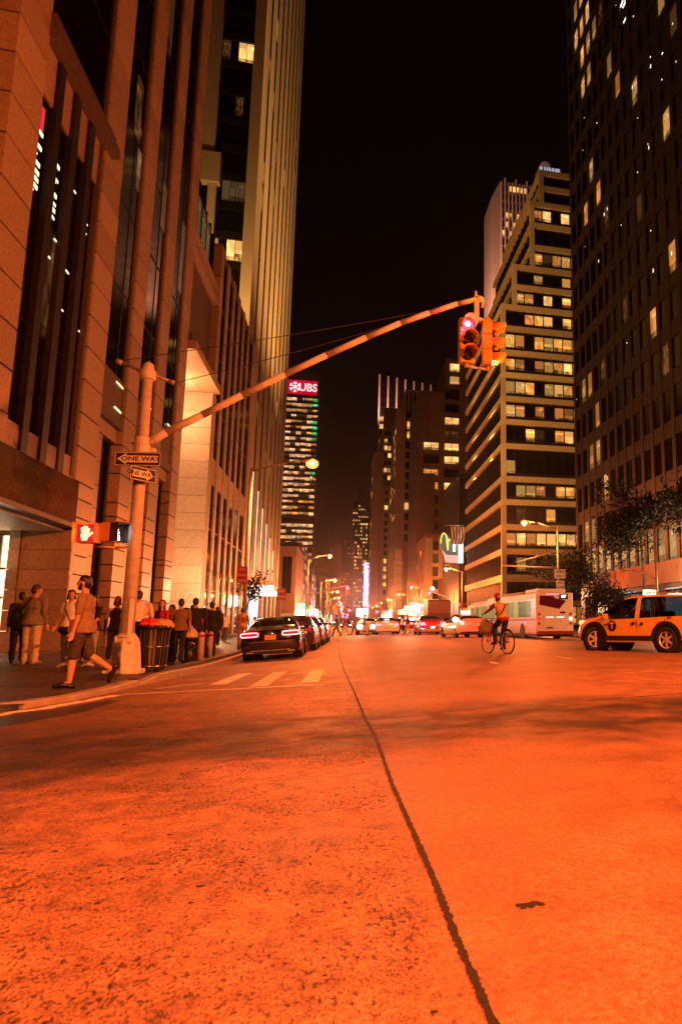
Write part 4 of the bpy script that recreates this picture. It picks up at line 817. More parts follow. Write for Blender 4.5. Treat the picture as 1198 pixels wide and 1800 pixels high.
# pedestrian signals
def pedbox(name, label, face, M):
    t = thing(name, label, 'pedestrian signal'); b = MB(); b.box((-0.2, 0.2), (-0.12, 0.12), (-0.2, 0.2), 0.03); b.build('housing', YELP, t)
    b = MB(); b.box((-0.21, 0.21), (-0.3, -0.12), (0.18, 0.2)); b.box((-0.21, -0.195), (-0.3, -0.12), (-0.2, 0.18)); b.box((0.195, 0.21), (-0.3, -0.12), (-0.2, 0.18)); b.build('visor', VISOR if face == 'w' else YELP, t)
    b = MB(); b.box((-0.18, 0.18), (-0.128, -0.118), (-0.17, 0.17)); b.build('lens_panel', glow('ped_red', (1.0, 0.0, 0.06), 0.5) if face == 'h' else mat('ped_dark', (0.05, 0.05, 0.06), 0.3), t)
    b = MB()
    if face == 'h':
        b.ell((-0.03, -0.13, -0.045), (0.075, 0.012, 0.085), 12, 8)
        for x, z, a, ln in ((-0.085, 0.06, 0.12, 0.1), (-0.045, 0.085, 0.03, 0.12), (-0.003, 0.08, -0.06, 0.115), (0.033, 0.05, -0.16, 0.09)): b.box((-0.017, 0.017), (-0.008, 0.008), (-ln / 2, ln / 2), 0.007, T(x, -0.132, z) @ Matrix.Rotation(-a, 4, 'Y'))
        b.box((-0.017, 0.017), (-0.008, 0.008), (-0.06, 0.06), 0.007, T(0.065, -0.132, -0.03) @ Matrix.Rotation(0.75, 4, 'Y')); b.box((-0.085, 0.02), (-0.14, -0.126), (-0.15, -0.06), 0.01)
        b.build('raised_hand', glow('hand_light', (1.0, 0.55, 0.12), 4.5), t, True)
    else:
        b.ell((0, -0.13, 0.12), (0.03, 0.012, 0.03), 10, 6); b.tube([(0, -0.13, 0.085), (0.01, -0.13, -0.01), (-0.05, -0.13, -0.14)], 0.026, 6); b.tube([(0.01, -0.13, -0.01), (0.06, -0.13, -0.08), (0.07, -0.13, -0.15)], 0.022, 6); b.tube([(-0.06, -0.13, -0.02), (-0.02, -0.13, 0.07), (0.06, -0.13, 0.0)], 0.016, 6)
        b.build('walking_figure', glow('walk_light', (0.85, 0.93, 1.0), 6), t, True)
    t.matrix_basis = M; return t
pedbox('pedestrian_signal', 'pedestrian signal showing a red raised hand on the signal pole', 'h', T(-5.18, py_ - 0.12, 2.93) @ Matrix.Rotation(-0.05, 4, 'Z'))
pedbox('pedestrian_signal', 'pedestrian signal showing a white walking figure, turned to the side street', 'w', T(-4.78, py_ - 0.1, 2.96) @ Matrix.Rotation(math.radians(70), 4, 'Z'))
b = MB(); b.tube([(-5.1, py_, 3.15), (-4.7, py_, 3.2), (px_ - 0.1, py_, 3.18)], 0.025, 6); b.tube([(-5.1, py_, 2.68), (-4.7, py_, 2.66), (px_ - 0.1, py_, 2.68)], 0.025, 6); b.build('signal_bracket', YELP, SPt, True)
lamp('hand_glow', (-5.2, py_ - 0.5, 2.95), 6, (1, 0.08, 0.06), 0.1)

# ------------------------------------------------------------------ bin, bags, hydrant, bollards
cx_, cy_ = -4.05, 17.1; cz = sz(cx_, cy_)
bin_ = thing('litter_bin', 'slatted steel litter bin overflowing with rubbish at the kerb beside the signal pole', 'litter bin', (cx_, cy_, cz))
b = MB(); b.lathe([(0.27, 0.03), (0.30, 0.9)], 24, (cx_, cy_, cz)); b.build('liner', mat('bin_liner', (0.02, 0.02, 0.018), 0.5), bin_, True)
SLAT = mat('bin_steel', (0.2, 0.18, 0.16), 0.28, 0.9)
for k in range(26):
    a = 2 * PI * k / 26; c, s_ = math.cos(a), math.sin(a); b = MB()
    P = [(cx_ + r * c, cy_ + r * s_, cz + z) for r, z in ((0.275, 0.05), (0.29, 0.3), (0.302, 0.6), (0.318, 0.82), (0.335, 0.92))]
    for p, q in zip(P, P[1:]):
        m_ = (Vector(p) + Vector(q)) / 2; b.box((-0.024, 0.024), (-0.005, 0.005), (-(Vector(q) - Vector(p)).length / 2, (Vector(q) - Vector(p)).length / 2), M=T(*m_) @ (Vector(q) - Vector(p)).to_track_quat('Z', 'Y').to_matrix().to_4x4() @ Matrix.Rotation(a + PI / 2, 4, 'Z'))
    b.build('slat', SLAT, bin_)
for nm, r, z, h in (('band', 0.305, 0.5, 0.05), ('band', 0.292, 0.08, 0.06)):
    b = MB(); b.lathe([(r, z), (r + 0.012, z + 0.005), (r + 0.014, z + h), (r, z + h)], 24, (cx_, cy_, cz)); b.build(nm, SLAT, bin_, True)
b = MB(); b.lathe([(0.33, 0.9), (0.375, 0.92), (0.385, 0.965), (0.34, 0.985), (0.3, 0.95)], 24, (cx_, cy_, cz)); b.build('rim', BLACKM, bin_, True)
def lump(name, label, cat, c, r, m, seed=0, amp=0.25):
    b = MB(); bmesh.ops.create_icosphere(b.b, subdivisions=4, radius=1.0)
    for v in b.b.verts:
        n_ = noise.noise(v.co * 1.7 + Vector((seed, 0, 0))) * amp + abs(noise.noise(v.co * 4 + Vector((seed, 5, 0)))) * amp * 0.6; v.co = Vector((v.co.x * r[0], v.co.y * r[1], v.co.z * r[2])) * (1 + n_) + Vector(c)
    return tag(b.build(name, m, smooth=True), label, cat)
lump('rubbish_bag', 'crumpled red plastic bag on top of the litter bin', 'rubbish bag', (cx_ - 0.06, cy_ - 0.12, cz + 1.02), (0.2, 0.16, 0.12), mat('red_bag', (0.6, 0.015, 0.03), 0.3), 2, 0.4)
lump('rubbish_bag', 'crumpled brown paper sack on top of the litter bin', 'rubbish bag', (cx_ + 0.2, cy_ - 0.05, cz + 1.01), (0.19, 0.17, 0.11), mat('paper_sack', (0.5, 0.33, 0.18), 0.8), 9, 0.45)
lump('rubbish_bag', 'dark crumpled bag hanging over the left rim of the bin', 'rubbish bag', (cx_ - 0.29, cy_ - 0.1, cz + 0.98), (0.12, 0.12, 0.09), mat('dark_bag', (0.02, 0.015, 0.015), 0.4), 5, 0.4)
hx, hy = -4.2, 21.8; hz = sz(hx, hy)
hyd = thing('fire_hydrant', 'black fire hydrant with pale bonnet and ringed outlet beside two bollards', 'fire hydrant', (hx, hy, hz))
b = MB(); b.lathe([(0.19, 0), (0.19, 0.05), (0.14, 0.08), (0.13, 0.62), (0.17, 0.66), (0.17, 0.72)], 18, (hx, hy, hz)); b.build('barrel', BLACKM, hyd, True)
b = MB(); b.lathe([(0.21, 0.72), (0.21, 0.77), (0.18, 0.86), (0.12, 0.95), (0.05, 1.0), (0.04, 1.06)], 18, (hx, hy, hz)); b.build('bonnet', mat('hydrant_silver', (0.55, 0.5, 0.38), 0.5), hyd, True)
b = MB(); b.cyl((hx + 0.05, hy - 0.1, hz + 0.5), (hx + 0.08, hy - 0.22, hz + 0.5), 0.09, 0.09, 16); b.cyl((hx - 0.1, hy, hz + 0.5), (hx - 0.22, hy, hz + 0.5), 0.07, 0.07, 12); b.build('outlet', BLACKM, hyd, True)
b = MB(); n = 18
for k in range(n): a0, a1 = 2 * PI * k / n, 2 * PI * (k + 1) / n; b.cyl((hx + 0.08 + 0.085 * math.cos(a0), hy - 0.23, hz + 0.5 + 0.085 * math.sin(a0)), (hx + 0.08 + 0.085 * math.cos(a1), hy - 0.23, hz + 0.5 + 0.085 * math.sin(a1)), 0.014, 0.014, 6)
b.build('outlet_ring', CHROME, hyd, True)
def bollard(x, y, label):
    t = thing('bollard', label, 'bollard', (x, y, sz(x, y))); b = MB(); b.lathe([(0.085, 0), (0.085, 0.82), (0.06, 0.87), (0.02, 0.89)], 16, (x, y, sz(x, y))); b.build('post', mat('bollard_grey', (0.5, 0.43, 0.34), 0.6, var=0.2, vs=9), t, True)
    b = MB(); b.lathe([(0.12, 0), (0.12, 0.03), (0.088, 0.05)], 16, (x, y, sz(x, y))); b.build('foot', GALV, t, True); b = MB(); b.lathe([(0.087, 0.74), (0.09, 0.75), (0.09, 0.8), (0.087, 0.81)], 16, (x, y, sz(x, y))); b.build('band', REDP, t, True)
bollard(-3.92, 21.9, 'nearer grey bollard, just right of the fire hydrant'); bollard(-3.98, 23.6, 'farther grey bollard, closer to the parked black car')
# ------------------------------------------------------------------ small signs, flag, hanging shop sign
def post_sign(x, y, z0, zs, w, h, m, label, lines=0, cat='road sign', post=True, rot=0.0, tm=None, words=None):
    t = thing('street_sign', label, cat, (x, y, z0))
    if post: b = MB(); b.cyl((x, y + 0.03, z0), (x, y + 0.03, zs + h / 2 + 0.1), 0.03, 0.03, 8); b.build('post', GALV, t, True)
    b = MB(); b.box((x - w / 2, x + w / 2), (y - 0.02, y), (zs - h / 2, zs + h / 2), 0.006); b.build('plate', m, t)
    for k, wd in enumerate(words or []):
        n = len(words); text('lettering', wd, h / n * 0.62, tm or SIGNW, T(x, y - 0.024, zs + h / 2 - h / n * (k + 0.5)) @ FACE_S, t, 0.001, 0.002, min(1.0, w * 0.9 / (len(wd) * h / n * 0.62 * 0.68)))
    return t
post_sign(-4.15, 31.0, sz(-4.15, 31), 3.05, 0.43, 0.72, SIGNR, 'red parking sign with white lettering, above the black car', words=['NO', 'STANDING', 'ANYTIME'])
post_sign(-4.3, 52.0, sz(-4.3, 52), 3.1, 0.6, 0.8, SIGNR, 'smaller red parking sign farther along the left kerb', words=['NO', 'STANDING'])
def hung_sign(x, y, z, w, h, label, words):
    t = thing('street_sign', label, 'road sign', (x, y, z)); b = MB(); b.box((x - w / 2, x + w / 2), (y - 0.03, y), (z - h / 2, z + h / 2), 0.01); b.build('plate', SIGNW, t)
    for k, wd in enumerate(words): text('lettering', wd, h / len(words) * 0.66, SIGNK, T(x, y - 0.035, z + h / 2 - h / len(words) * (k + 0.5)) @ FACE_S, t, 0.001, 0.004, min(1.0, w * 0.9 / (len(wd) * h / len(words) * 0.66 * 0.68)))
    return t
hung_sign(17.4, 55.8, 4.95, 0.95, 0.75, 'upper white road sign on the lamp pole above the bus', ['BUSES', 'ONLY']); hung_sign(17.42, 55.8, 3.85, 0.7, 1.1, 'lower white road sign on the lamp pole above the bus', ['BUS', 'LANE', 'ONLY'])
ma_ = thing('signal_mast', 'bare mast arm reaching left from the lamp pole over the bus', 'mast arm', (17.3, 56, 5.5)); b = MB(); b.cyl((17.3, 56, 5.45), (12.5, 56, 5.6), 0.09, 0.06, 10); b.build('arm', GALV, ma_, True); b = MB(); b.cyl((17.3, 56, 6.9), (13.6, 56, 5.9), 0.025, 0.025, 6); b.build('stay', GALV, ma_, True)
post_sign(21.4, 47.5, gz(17, 47) + 0.15, 2.75, 0.6, 0.55, SIGNW, 'small white street sign on a post before the red granite fascia', words=['NO', 'PARKING'], tm=SIGNR)
# hanging fast-food sign with the golden letter and a flag
mc = thing('hanging_sign', 'hanging dark green sign with a golden arched letter above a pale red base', 'shop sign', (20, 142, 15))
x0, x1, z0, z1 = 18.6, 22.3, 13.0, 19.4
prof = [(x0 - 0.1, 17.0), (x0 + 0.1, 18.4), (x0 + 0.7, 19.2), (x0 + 1.3, 18.9), (x1 - 1.4, 17.8), (x1, 17.6), (x1, 14.6), (x0 + 1.3, 14.7), (x0 + 0.4, 15.6)]
b = MB(); b.poly([(x, 141.6, z) for x, z in prof], (0, 0.5, 0)); b.build('sign_panel', mat('sign_green', (0.03, 0.06, 0.045), 0.3, emit=(0.25, 0.4, 0.3), es=0.22), mc)
b = MB(); b.poly([(x, 141.5, z) for x, z in ((x0 + 0.5, 15.5), (x0 + 1.3, 14.65), (x1, 14.55), (x1, 13.0), (x0 + 1.2, 13.2), (x0 + 1.0, 14.0))], (0, 0.6, 0)); b.build('sign_base', glow('sign_pale_red', (1.0, 0.42, 0.36), 0.95), mc)
b = MB(); P = []
for k in range(15): a = PI - PI * k / 14; P.append((x0 + 0.72 + 0.62 * math.cos(a), 141.45, 17.4 + 1.7 * math.sin(a)))
b.tube([(x0 + 0.1, 141.45, 17.0)] + P + [(x0 + 1.55, 141.45, 15.6)], 0.13, 6); P2 = [(x0 + 1.55, 141.45, 15.6)] + [(x0 + 2.0 + 0.45 * math.cos(PI - PI * k / 10), 141.45, 17.0 + 0.9 * math.sin(PI * k / 10)) for k in range(5)]; b.tube(P2, 0.15, 6); b.build('golden_letter', glow('golden_light', (1.0, 0.62, 0.05), 1.5), mc, True)
b = MB(); b.box((21.2, 21.7), (141.4, 141.5), (15.4, 17.6)); b.build('white_tube', WHITE, mc); b = MB(); b.box((22.3, 23.4), (141.6, 142.2), (13, 20.5)); b.build('sign_post', glow('post_white', (0.85, 1.0, 0.9), 1.0), mc)
lamp('sign_lamp', (22.6, 140.5, 18.5), 900, (0.8, 1.0, 0.8), 0.3, parent=mc)
fg = thing('striped_flag', 'striped flag hanging from a horizontal pole above the golden letter sign', 'flag', (22, 139, 20)); b = MB(); b.cyl((19.3, 139, 20.4), (23.2, 139, 20.5), 0.07, 0.07, 8); b.build('flag_pole', GALV, fg, True)
for k in range(9):
    b = MB(); n = 8; V = []
    for i in range(n + 1):
        z = 20.2 - 3.6 * i / n; xx = 20.4 + 0.3 * k + 0.35 * math.sin(i * 0.5) * (i / n); V.append(((xx, 139 + 0.15 * math.sin(i * 0.9 + k), z), (xx + 0.29, 139 + 0.15 * math.sin(i * 0.9 + k + 0.8), z)))
    for (a0, a1), (c0, c1) in zip(V, V[1:]): b.poly([a0, a1, c1, c0])
    o = b.build('stripe', WHITEP if k % 2 == 0 else mat('flag_dark', (0.09, 0.02, 0.03), 0.8), fg); o.modifiers.new('thick', 'SOLIDIFY').thickness = 0.02
# ------------------------------------------------------------------ signals and lights up the avenue
def far_signal(x, y, label, lens=REDT, arm=4.8):
    z = 5.3; t = thing('traffic_light', label, 'traffic light', (x, y, z), 'tiny traffic lights far up the avenue' if y > 200 else None); k = max(1.0, y / 95)
    b = MB(); b.box((x - 0.17, x + 0.17), (y, y + 0.2), (z - 0.55, z + 0.55), 0.03); b.build('housing', YELP, t)
    for i in range(3): b = MB(); b.ell((x, y - 0.03, z + 0.35 - 0.35 * i), ((0.13, 0.06, 0.13) if i else (0.16 * k, 0.06, 0.16 * k)), 12, 8); b.build('lens', lens if i == 0 else VISOR, t, True)
    if lens is REDT: lamp('red_glow', (x, y - 0.45, z + 0.3), 500, (1, 0.02, 0.06), 0.15, parent=t)
    b = MB(); b.cyl((x - arm, y + 0.1, 4.6), (x, y + 0.1, 6.0), 0.07, 0.04, 8); b.cyl((x - arm, y + 0.1, 0), (x - arm, y + 0.1, 6.2), 0.12, 0.1, 8); b.build('mast', GALV, t, True)
far_signal(0.3, 95, 'red traffic light over the avenue beyond the cross street, higher of two'); far_signal(-0.8, 175, 'red traffic light farther up the avenue, lower of two', arm=3.4); far_signal(13.0, 112, 'red traffic light beside a white glare right of the pale pier', arm=-4)
for k in range(9): far_signal((-0.6, 1.8, 14.0)[k % 3], 215 + 52 * k, 'one of the tiny red traffic lights strung up the far avenue', arm=(3.4, 5.6, -3.2)[k % 3])
tg = lump('glare_globe', 'white glaring globe lamp beside the red light right of the pale pier', 'lamp', (13.6, 112.5, 6.4), (0.35, 0.3, 0.3), WHITE, 1, 0.05)

# ------------------------------------------------------------------ vehicles
def cr(p0, p1, p2, p3, t):
    return 0.5 * ((2 * p1) + (-p0 + p2) * t + (2 * p0 - 5 * p1 + 4 * p2 - p3) * t * t + (-p0 + 3 * p1 - 3 * p2 + p3) * t * t * t)
def resample(rows, k):
    out = []; n = len(rows)
    for i in range(n - 1):
        a, b_, c, d = rows[max(0, i - 1)], rows[i], rows[i + 1], rows[min(n - 1, i + 2)]
        for s in range(k):
            t = s / k; out.append([cr(a[j], b_[j], c[j], d[j], t) * 0.6 + (b_[j] * (1 - t) + c[j] * t) * 0.4 for j in range(len(b_))])
    out.append(rows[-1]); return out
def loft_car(t, stations, paint, cabin, sills, arches, glassm=CARGL, k=4, kr=3):
    """stations: (y, z_bottom, z_belt, z_top, w_sill, w_belt, w_top) from tail to nose. cabin = (rear glass y0,y1, screen y2,y3).
    Each ring is a rounded section; the glazed part of the ring between belt and roof becomes panes."""
    st = resample([list(s) for s in stations], k); rings = []; par = []
    for (y, zb, zl, zt, ws, wl, wt) in st:
        half = [(0, zb), (ws * 0.86, zb), (ws, zb + 0.1), (ws * 1.0, zb + (zl - zb) * 0.55), (wl, zl), (wl - (wl - wt) * 0.62, zl + (zt - zl) * 0.66), (wt * 0.92, zt - 0.035 * (1 if zt - zl > 0.12 else 0.3)), (wt * 0.55, zt - 0.004), (0, zt)]
        R = [(p[0], p[1]) for p in half]; RR = resample([list(p) for p in R], kr)
        rings.append([(y, x, z) for x, z in RR])
    bm = bmesh.new(); m = len(rings[0]); V = []
    for r in rings:
        row = [bm.verts.new((x, y, z)) for y, x, z in r]; mir = [bm.verts.new((-x, y, z)) for y, x, z in r[1:-1]]
        V.append(row + list(reversed(mir)))
    n = len(V[0]); glass = []
    y_r0, y_r1, y_f0, y_f1 = cabin
    for i in range(len(V) - 1):
        yc = (rings[i][0][0] + rings[i + 1][0][0]) / 2
        for j in range(n):
            f = bm.faces.new((V[i][j], V[i][(j + 1) % n], V[i + 1][(j + 1) % n], V[i + 1][j]))
            jj = j if j < m - 1 else n - 1 - j                         # ring step from bottom, mirrored
            side = 4 * kr + 0.5 <= jj + 0.5 < 6 * kr - 1; top = jj >= 6 * kr - 1
            zc = sum(v.co.z for v in f.verts) / 4; g = 0
            if side and sills[0] < yc < sills[1] and not any(abs(yc - p) < 0.045 for p in sills[2:]): g = 1
            if jj >= 5 * kr - 1 and y_r0 < yc < y_r1: g = 2
            if jj >= 5 * kr - 1 and y_f0 < yc < y_f1: g = 3
            if g: glass.append((f, g))
    bm.faces.new(list(reversed(V[0]))); bm.faces.new(V[-1])
    bmesh.ops.recalc_face_normals(bm, faces=bm.faces)
    for code, nm in ((1, 'side_window'), (2, 'rear_window'), (3, 'windscreen')):
        fs = [f for f, g in glass if g == code]
        if not fs: continue
        for sgn in ((1, -1) if code == 1 else (0,)):
            sel = [f for f in fs if sgn == 0 or f.calc_center_median().x * sgn > 0]
            gb = bmesh.new(); mp = {}
            for f in sel:
                vs = []
                for v in f.verts:
                    if v not in mp: mp[v] = gb.verts.new(v.co)
                    vs.append(mp[v])
                gb.faces.new(vs)
            me = bpy.data.meshes.new(nm); gb.to_mesh(me); gb.free(); me.materials.append(glassm); me.polygons.foreach_set('use_smooth', [True] * len(me.polygons)); link(bpy.data.objects.new(nm, me), t)
    bmesh.ops.delete(bm, geom=[f for f, g in glass], context='FACES')
    me = bpy.data.meshes.new('body'); bm.to_mesh(me); bm.free(); me.materials.append(paint); me.polygons.foreach_set('use_smooth', [True] * len(me.polygons))
    o = bpy.data.objects.new('body', me)
    if arches:
        COL.objects.link(o); cutters = []
        for (y, z, r, w0) in arches:
            for s in (1, -1):
                cb = bmesh.new(); bmesh.ops.create_cone(cb, cap_ends=True, segments=32, radius1=r, radius2=r, depth=0.5, matrix=T(s * (w0 + 0.2), y, z) @ Matrix.Rotation(PI / 2, 4, 'Y')); cm = bpy.data.meshes.new('c'); cb.to_mesh(cm); cb.free(); co = bpy.data.objects.new('c', cm); COL.objects.link(co); cutters.append(co)
                md = o.modifiers.new('cut', 'BOOLEAN'); md.operation = 'DIFFERENCE'; md.object = co; md.solver = 'FAST'
        dg = bpy.context.evaluated_depsgraph_get(); me2 = bpy.data.meshes.new_from_object(o.evaluated_get(dg))
        bpy.data.objects.remove(o)
        for c in cutters: bpy.data.objects.remove(c)
        if len(me2.polygons) > 50: me = me2
        o = bpy.data.objects.new('body', me); me.name = 'body'
    link(o, t)
    for (y, z, r, w0) in arches:
        b = MB()
        for s in (1, -1): b.cyl((s * (w0 - 0.28), y, z), (s * (w0 - 0.03), y, z), r * 1.03, r * 1.03, 24)
        b.build('arch_liner', PLAST, t)
    return t
def wheel(t, x, y, r, w=0.24, turn=0.0, spokes=6, rim=RIM):
    s = 1 if x > 0 else -1; M = T(x, y, r) @ Matrix.Rotation(turn, 4, 'Z') @ Matrix.Rotation(s * PI / 2, 4, 'Y')
    b = MB(); rr = r * 0.66; b.lathe([(rr, -w / 2), (r * 0.93, -w / 2), (r, -w / 2 + 0.03), (r, w / 2 - 0.03), (r * 0.93, w / 2), (rr, w / 2), (rr, w / 2 - 0.12)], 28, caps=False); o = b.build('wheel', TIRE, t, True, M)
    b = MB(); b.lathe([(rr, w / 2 - 0.12), (rr * 0.2, w / 2 - 0.115)], 24); b.build('rim_back', PLAST, o, False, M)
    b = MB(); b.lathe([(rr * 0.9, w / 2 - 0.03), (rr, w / 2 - 0.0), (rr * 1.02, w / 2 - 0.02), (rr, w / 2 - 0.09)], 28, caps=False)
    for k in range(spokes):
        a = 2 * PI * k / spokes; b.box((rr * 0.12, rr * 0.95), (-rr * 0.13, rr * 0.13), (w / 2 - 0.06, w / 2 - 0.015), M=Matrix.Rotation(a, 4, 'Z'))
    b.cyl((0, 0, w / 2 - 0.06), (0, 0, w / 2), rr * 0.2, rr * 0.18, 16); b.build('rim', rim, o, False, M)
    return o
def plate(t, y, z, w=0.31, h=0.155, m=None, tilt=0):
    b = MB(); b.box((-w / 2, w / 2), (y - 0.01, y), (z - h / 2, z + h / 2), 0.004); b.build('number_plate', m or mat('plate_amber', (0.75, 0.42, 0.06), 0.4), t)
def ring_tube(t, name, cx, cz, w, h, y, r, m, skew=0.0):
    b = MB(); P = []; n = 28
    for k in range(n + 1):
        a = 2 * PI * k / n; c, s = math.cos(a), math.sin(a); e = 0.45
        P.append((cx + w / 2 * abs(c) ** e * (1 if c > 0 else -1) , y + skew * abs(c), cz + h / 2 * abs(s) ** e * (1 if s > 0 else -1)))
    b.tube(P, r, 6); return b.build(name, m, t, True)
SED = [(0.0, 0.42, 0.86, 0.95, 0.84, 0.78, 0.70), (0.06, 0.27, 0.9, 1.03, 0.93, 0.88, 0.80), (0.45, 0.24, 0.96, 1.09, 0.965, 0.92, 0.80), (0.85, 0.24, 0.98, 1.13, 0.975, 0.92, 0.74), (1.35, 0.22, 0.985, 1.38, 0.98, 0.91, 0.62), (1.75, 0.2, 0.98, 1.475, 0.98, 0.91, 0.6), (2.4, 0.2, 0.975, 1.49, 0.98, 0.91, 0.6), (3.0, 0.2, 0.97, 1.46, 0.98, 0.91, 0.6), (3.45, 0.2, 0.96, 1.28, 0.97, 0.91, 0.66), (3.95, 0.2, 0.93, 1.03, 0.96, 0.9, 0.76), (4.5, 0.22, 0.85, 0.94, 0.95, 0.86, 0.72), (4.95, 0.25, 0.74, 0.82, 0.88, 0.78, 0.64), (5.12, 0.36, 0.62, 0.68, 0.74, 0.66, 0.55)]
def sedan(name, label, cat, paint, brake=None, plate_m=None, detailed=True, taxi=False, group=None, cut=True):
    t = thing(name, label, cat, group=group)
    loft_car(t, SED, paint, (0.98, 1.62, 3.12, 3.86), (1.62, 3.35, 2.5), [(1.05, 0.35, 0.41, 0.95), (4.08, 0.35, 0.41, 0.95)] if cut else [])
    for y in (1.05, 4.08):
        for s in (1, -1): wheel(t, s * 0.86, y, 0.345)
    b = MB(); b.box((-0.8, 0.8), (0.02, 0.2), (0.24, 0.4), 0.03); b.build('bumper', PLAST, t)
    for s in (1, -1):
        b = MB(); b.box((s * 1.0 - 0.06 * s, s * 1.13), (3.1, 3.22), (1.0, 1.13), 0.03); b.build('mirror', paint, t)
    return t
TL = glow('tail_red', (1.0, 0.015, 0.04), 0.35)
def tail_basic(t, m, y=0.0, x=0.68, z=0.86, w=0.3, h=0.14, mid=True):
    for s in (1, -1):
        b = MB(); b.box((s * x - w / 2, s * x + w / 2), (y - 0.02, y + 0.06), (z - h / 2, z + h / 2), 0.03); b.build('tail_light', m, t)
# the black parked car
au = sedan('parked_car', 'black parked saloon with glowing ring tail lights at the left kerb, nearest', 'car', BLKP)
for s in (1, -1):
    b = MB(); b.box((s * 0.65 - 0.31, s * 0.65 + 0.31), (-0.03, 0.08), (0.79, 0.99), 0.04); b.build('tail_light', TL, au)
    ring_tube(au, 'light_ring', s * 0.655, 0.89, 0.54, 0.13, -0.045, 0.017, LEDPINK, 0.0)
    lamp('tail_glow', (s * 0.65, -0.3, 0.9), 2.0, (1, 0.05, 0.08), 0.1, parent=au)
    b = MB(); b.box((s * 0.66 - 0.12, s * 0.66 + 0.12), (0.0, 0.05), (0.27, 0.34), 0.02); b.build('exhaust_tip', CHROME, au)
plate(au, -0.02, 0.78, 0.36, 0.17); b = MB(); b.box((-0.62, 0.62), (-0.03, 0.02), (0.345, 0.365)); b.build('trim_strip', CHROME, au); b = MB(); b.box((-0.75, 0.75), (-0.035, 0.01), (0.635, 0.65)); b.build('trim_strip', CHROME, au)
for k in range(4): ring_tube(au, 'badge_ring', -0.09 + 0.06 * k, 0.95, 0.075, 0.075, -0.03, 0.006, CHROME)
place(au, (-2.33, 25.2, -0.185), rz=math.radians(0.4), ry=math.radians(-3.6))
for i, (y, lbl) in enumerate(((31.2, 'second dark parked car ahead of the black saloon'), (37.4, 'third dark parked car in the kerb line'), (43.6, 'fourth parked car, last of the dark kerb line'))):
    c = sedan('parked_car', lbl, 'car', (mat('wine_paint', (0.06, 0.008, 0.01), 0.2, coat=0.8) if i else mat('dark_red_black', (0.03, 0.006, 0.008), 0.2, coat=0.8)), group='dark cars parked along the left kerb', cut=False); tail_basic(c, TL); plate(c, -0.02, 0.7)
    place(c, (-2.15 + 0.12 * i, y, -0.17), rz=-0.01, ry=math.radians(-3), s=1.06)
# the orange-yellow taxi turning in from the right
SUV = [(0.0, 0.55, 1.0, 1.1, 0.84, 0.84, 0.78), (0.06, 0.4, 1.05, 1.35, 0.93, 0.9, 0.7), (0.18, 0.36, 1.08, 1.62, 0.95, 0.9, 0.66), (0.5, 0.34, 1.08, 1.735, 0.955, 0.9, 0.64), (1.2, 0.33, 1.06, 1.76, 0.96, 0.9, 0.64), (2.0, 0.33, 1.03, 1.755, 0.96, 0.9, 0.64), (2.6, 0.33, 1.01, 1.71, 0.96, 0.9, 0.65), (3.0, 0.33, 1.0, 1.57, 0.96, 0.9, 0.7), (3.4, 0.34, 0.99, 1.32, 0.955, 0.9, 0.78), (3.75, 0.34, 0.98, 1.10, 0.95, 0.89, 0.8), (4.1, 0.35, 0.96, 1.06, 0.94, 0.86, 0.74), (4.42, 0.37, 0.9, 1.0, 0.87, 0.8, 0.66), (4.58, 0.4, 0.76, 0.86, 0.76, 0.7, 0.6), (4.63, 0.48, 0.66, 0.74, 0.64, 0.6, 0.52)]
sv = thing('taxi_suv', 'orange-yellow taxi sport utility with a black T roundel on its door, right', 'taxi')
loft_car(sv, SUV, TAXI, (0.1, 0.34, 2.72, 3.62), (0.42, 3.36, 1.0, 2.02, 2.08), [(0.98, 0.38, 0.49, 0.95), (3.77, 0.38, 0.49, 0.95)], glassm=thin_glass('tinted_glass', (0.3, 0.32, 0.32), 0.3), kr=4)
for y, tn in ((0.98, 0.0), (3.77, 0.42)):
    for s in (1, -1): wheel(sv, s * 0.84, y, 0.385, 0.25, tn, 6)
for s in (1, -1):
    for y in (0.98, 3.77):                                            # black wheel-arch cladding
        b = MB(); n = 16
        for k in range(n):
            a0, a1 = PI * k / n - 0.1, PI * (k + 1) / n - 0.1
            q = [(s * 0.975, y + r * math.cos(a), 0.38 + r * math.sin(a)) for a, r in ((a0, 0.47), (a1, 0.47), (a1, 0.56), (a0, 0.56))]; b.poly(q, (-s * 0.06, 0, 0))
        b.build('arch_trim', PLAST, sv)
    b = MB(); b.box((s * 0.9, s * 0.985), (1.5, 3.25), (0.33, 0.5), 0.02); b.build('sill_cladding', PLAST, sv)
    b = MB(); b.box((s * 0.95, s * 1.06), (1.5, 3.2), (0.3, 0.34), 0.01); b.build('running_board', mat('step_tan', (0.5, 0.32, 0.2), 0.4), sv)
    b = MB(); b.box((s * 0.9, s * 1.1), (3.2, 3.36), (1.02, 1.18), 0.04); b.build('mirror', TAXI, sv)
    b = MB(); b.box((s * 0.55, s * 0.84), (4.28, 4.5), (0.84, 0.98), 0.04); b.build('headlight', mat('lamp_glass', (0.6, 0.55, 0.45), 0.1, emit=(1, 0.7, 0.35), es=0.9), sv)
    for y in (1.05, 2.05): b = MB(); b.box((s * 0.95, s * 0.985), (y, y + 0.16), (0.93, 0.96), 0.008); b.build('door_handle', TAXI, sv)
    for y in (1.02, 2.05, 3.1): b = MB(); b.box((s * 0.94, s * 0.966), (y - 0.006, y + 0.006), (0.5, 1.0)); b.build('door_seam', PLAST, sv)
b = MB(); b.box((-0.25, 0.25), (1.95, 2.2), (1.77, 1.93), 0.03); b.build('roof_light', glow('taxi_roof_light', (1.0, 0.85, 0.6), 2.0), sv)
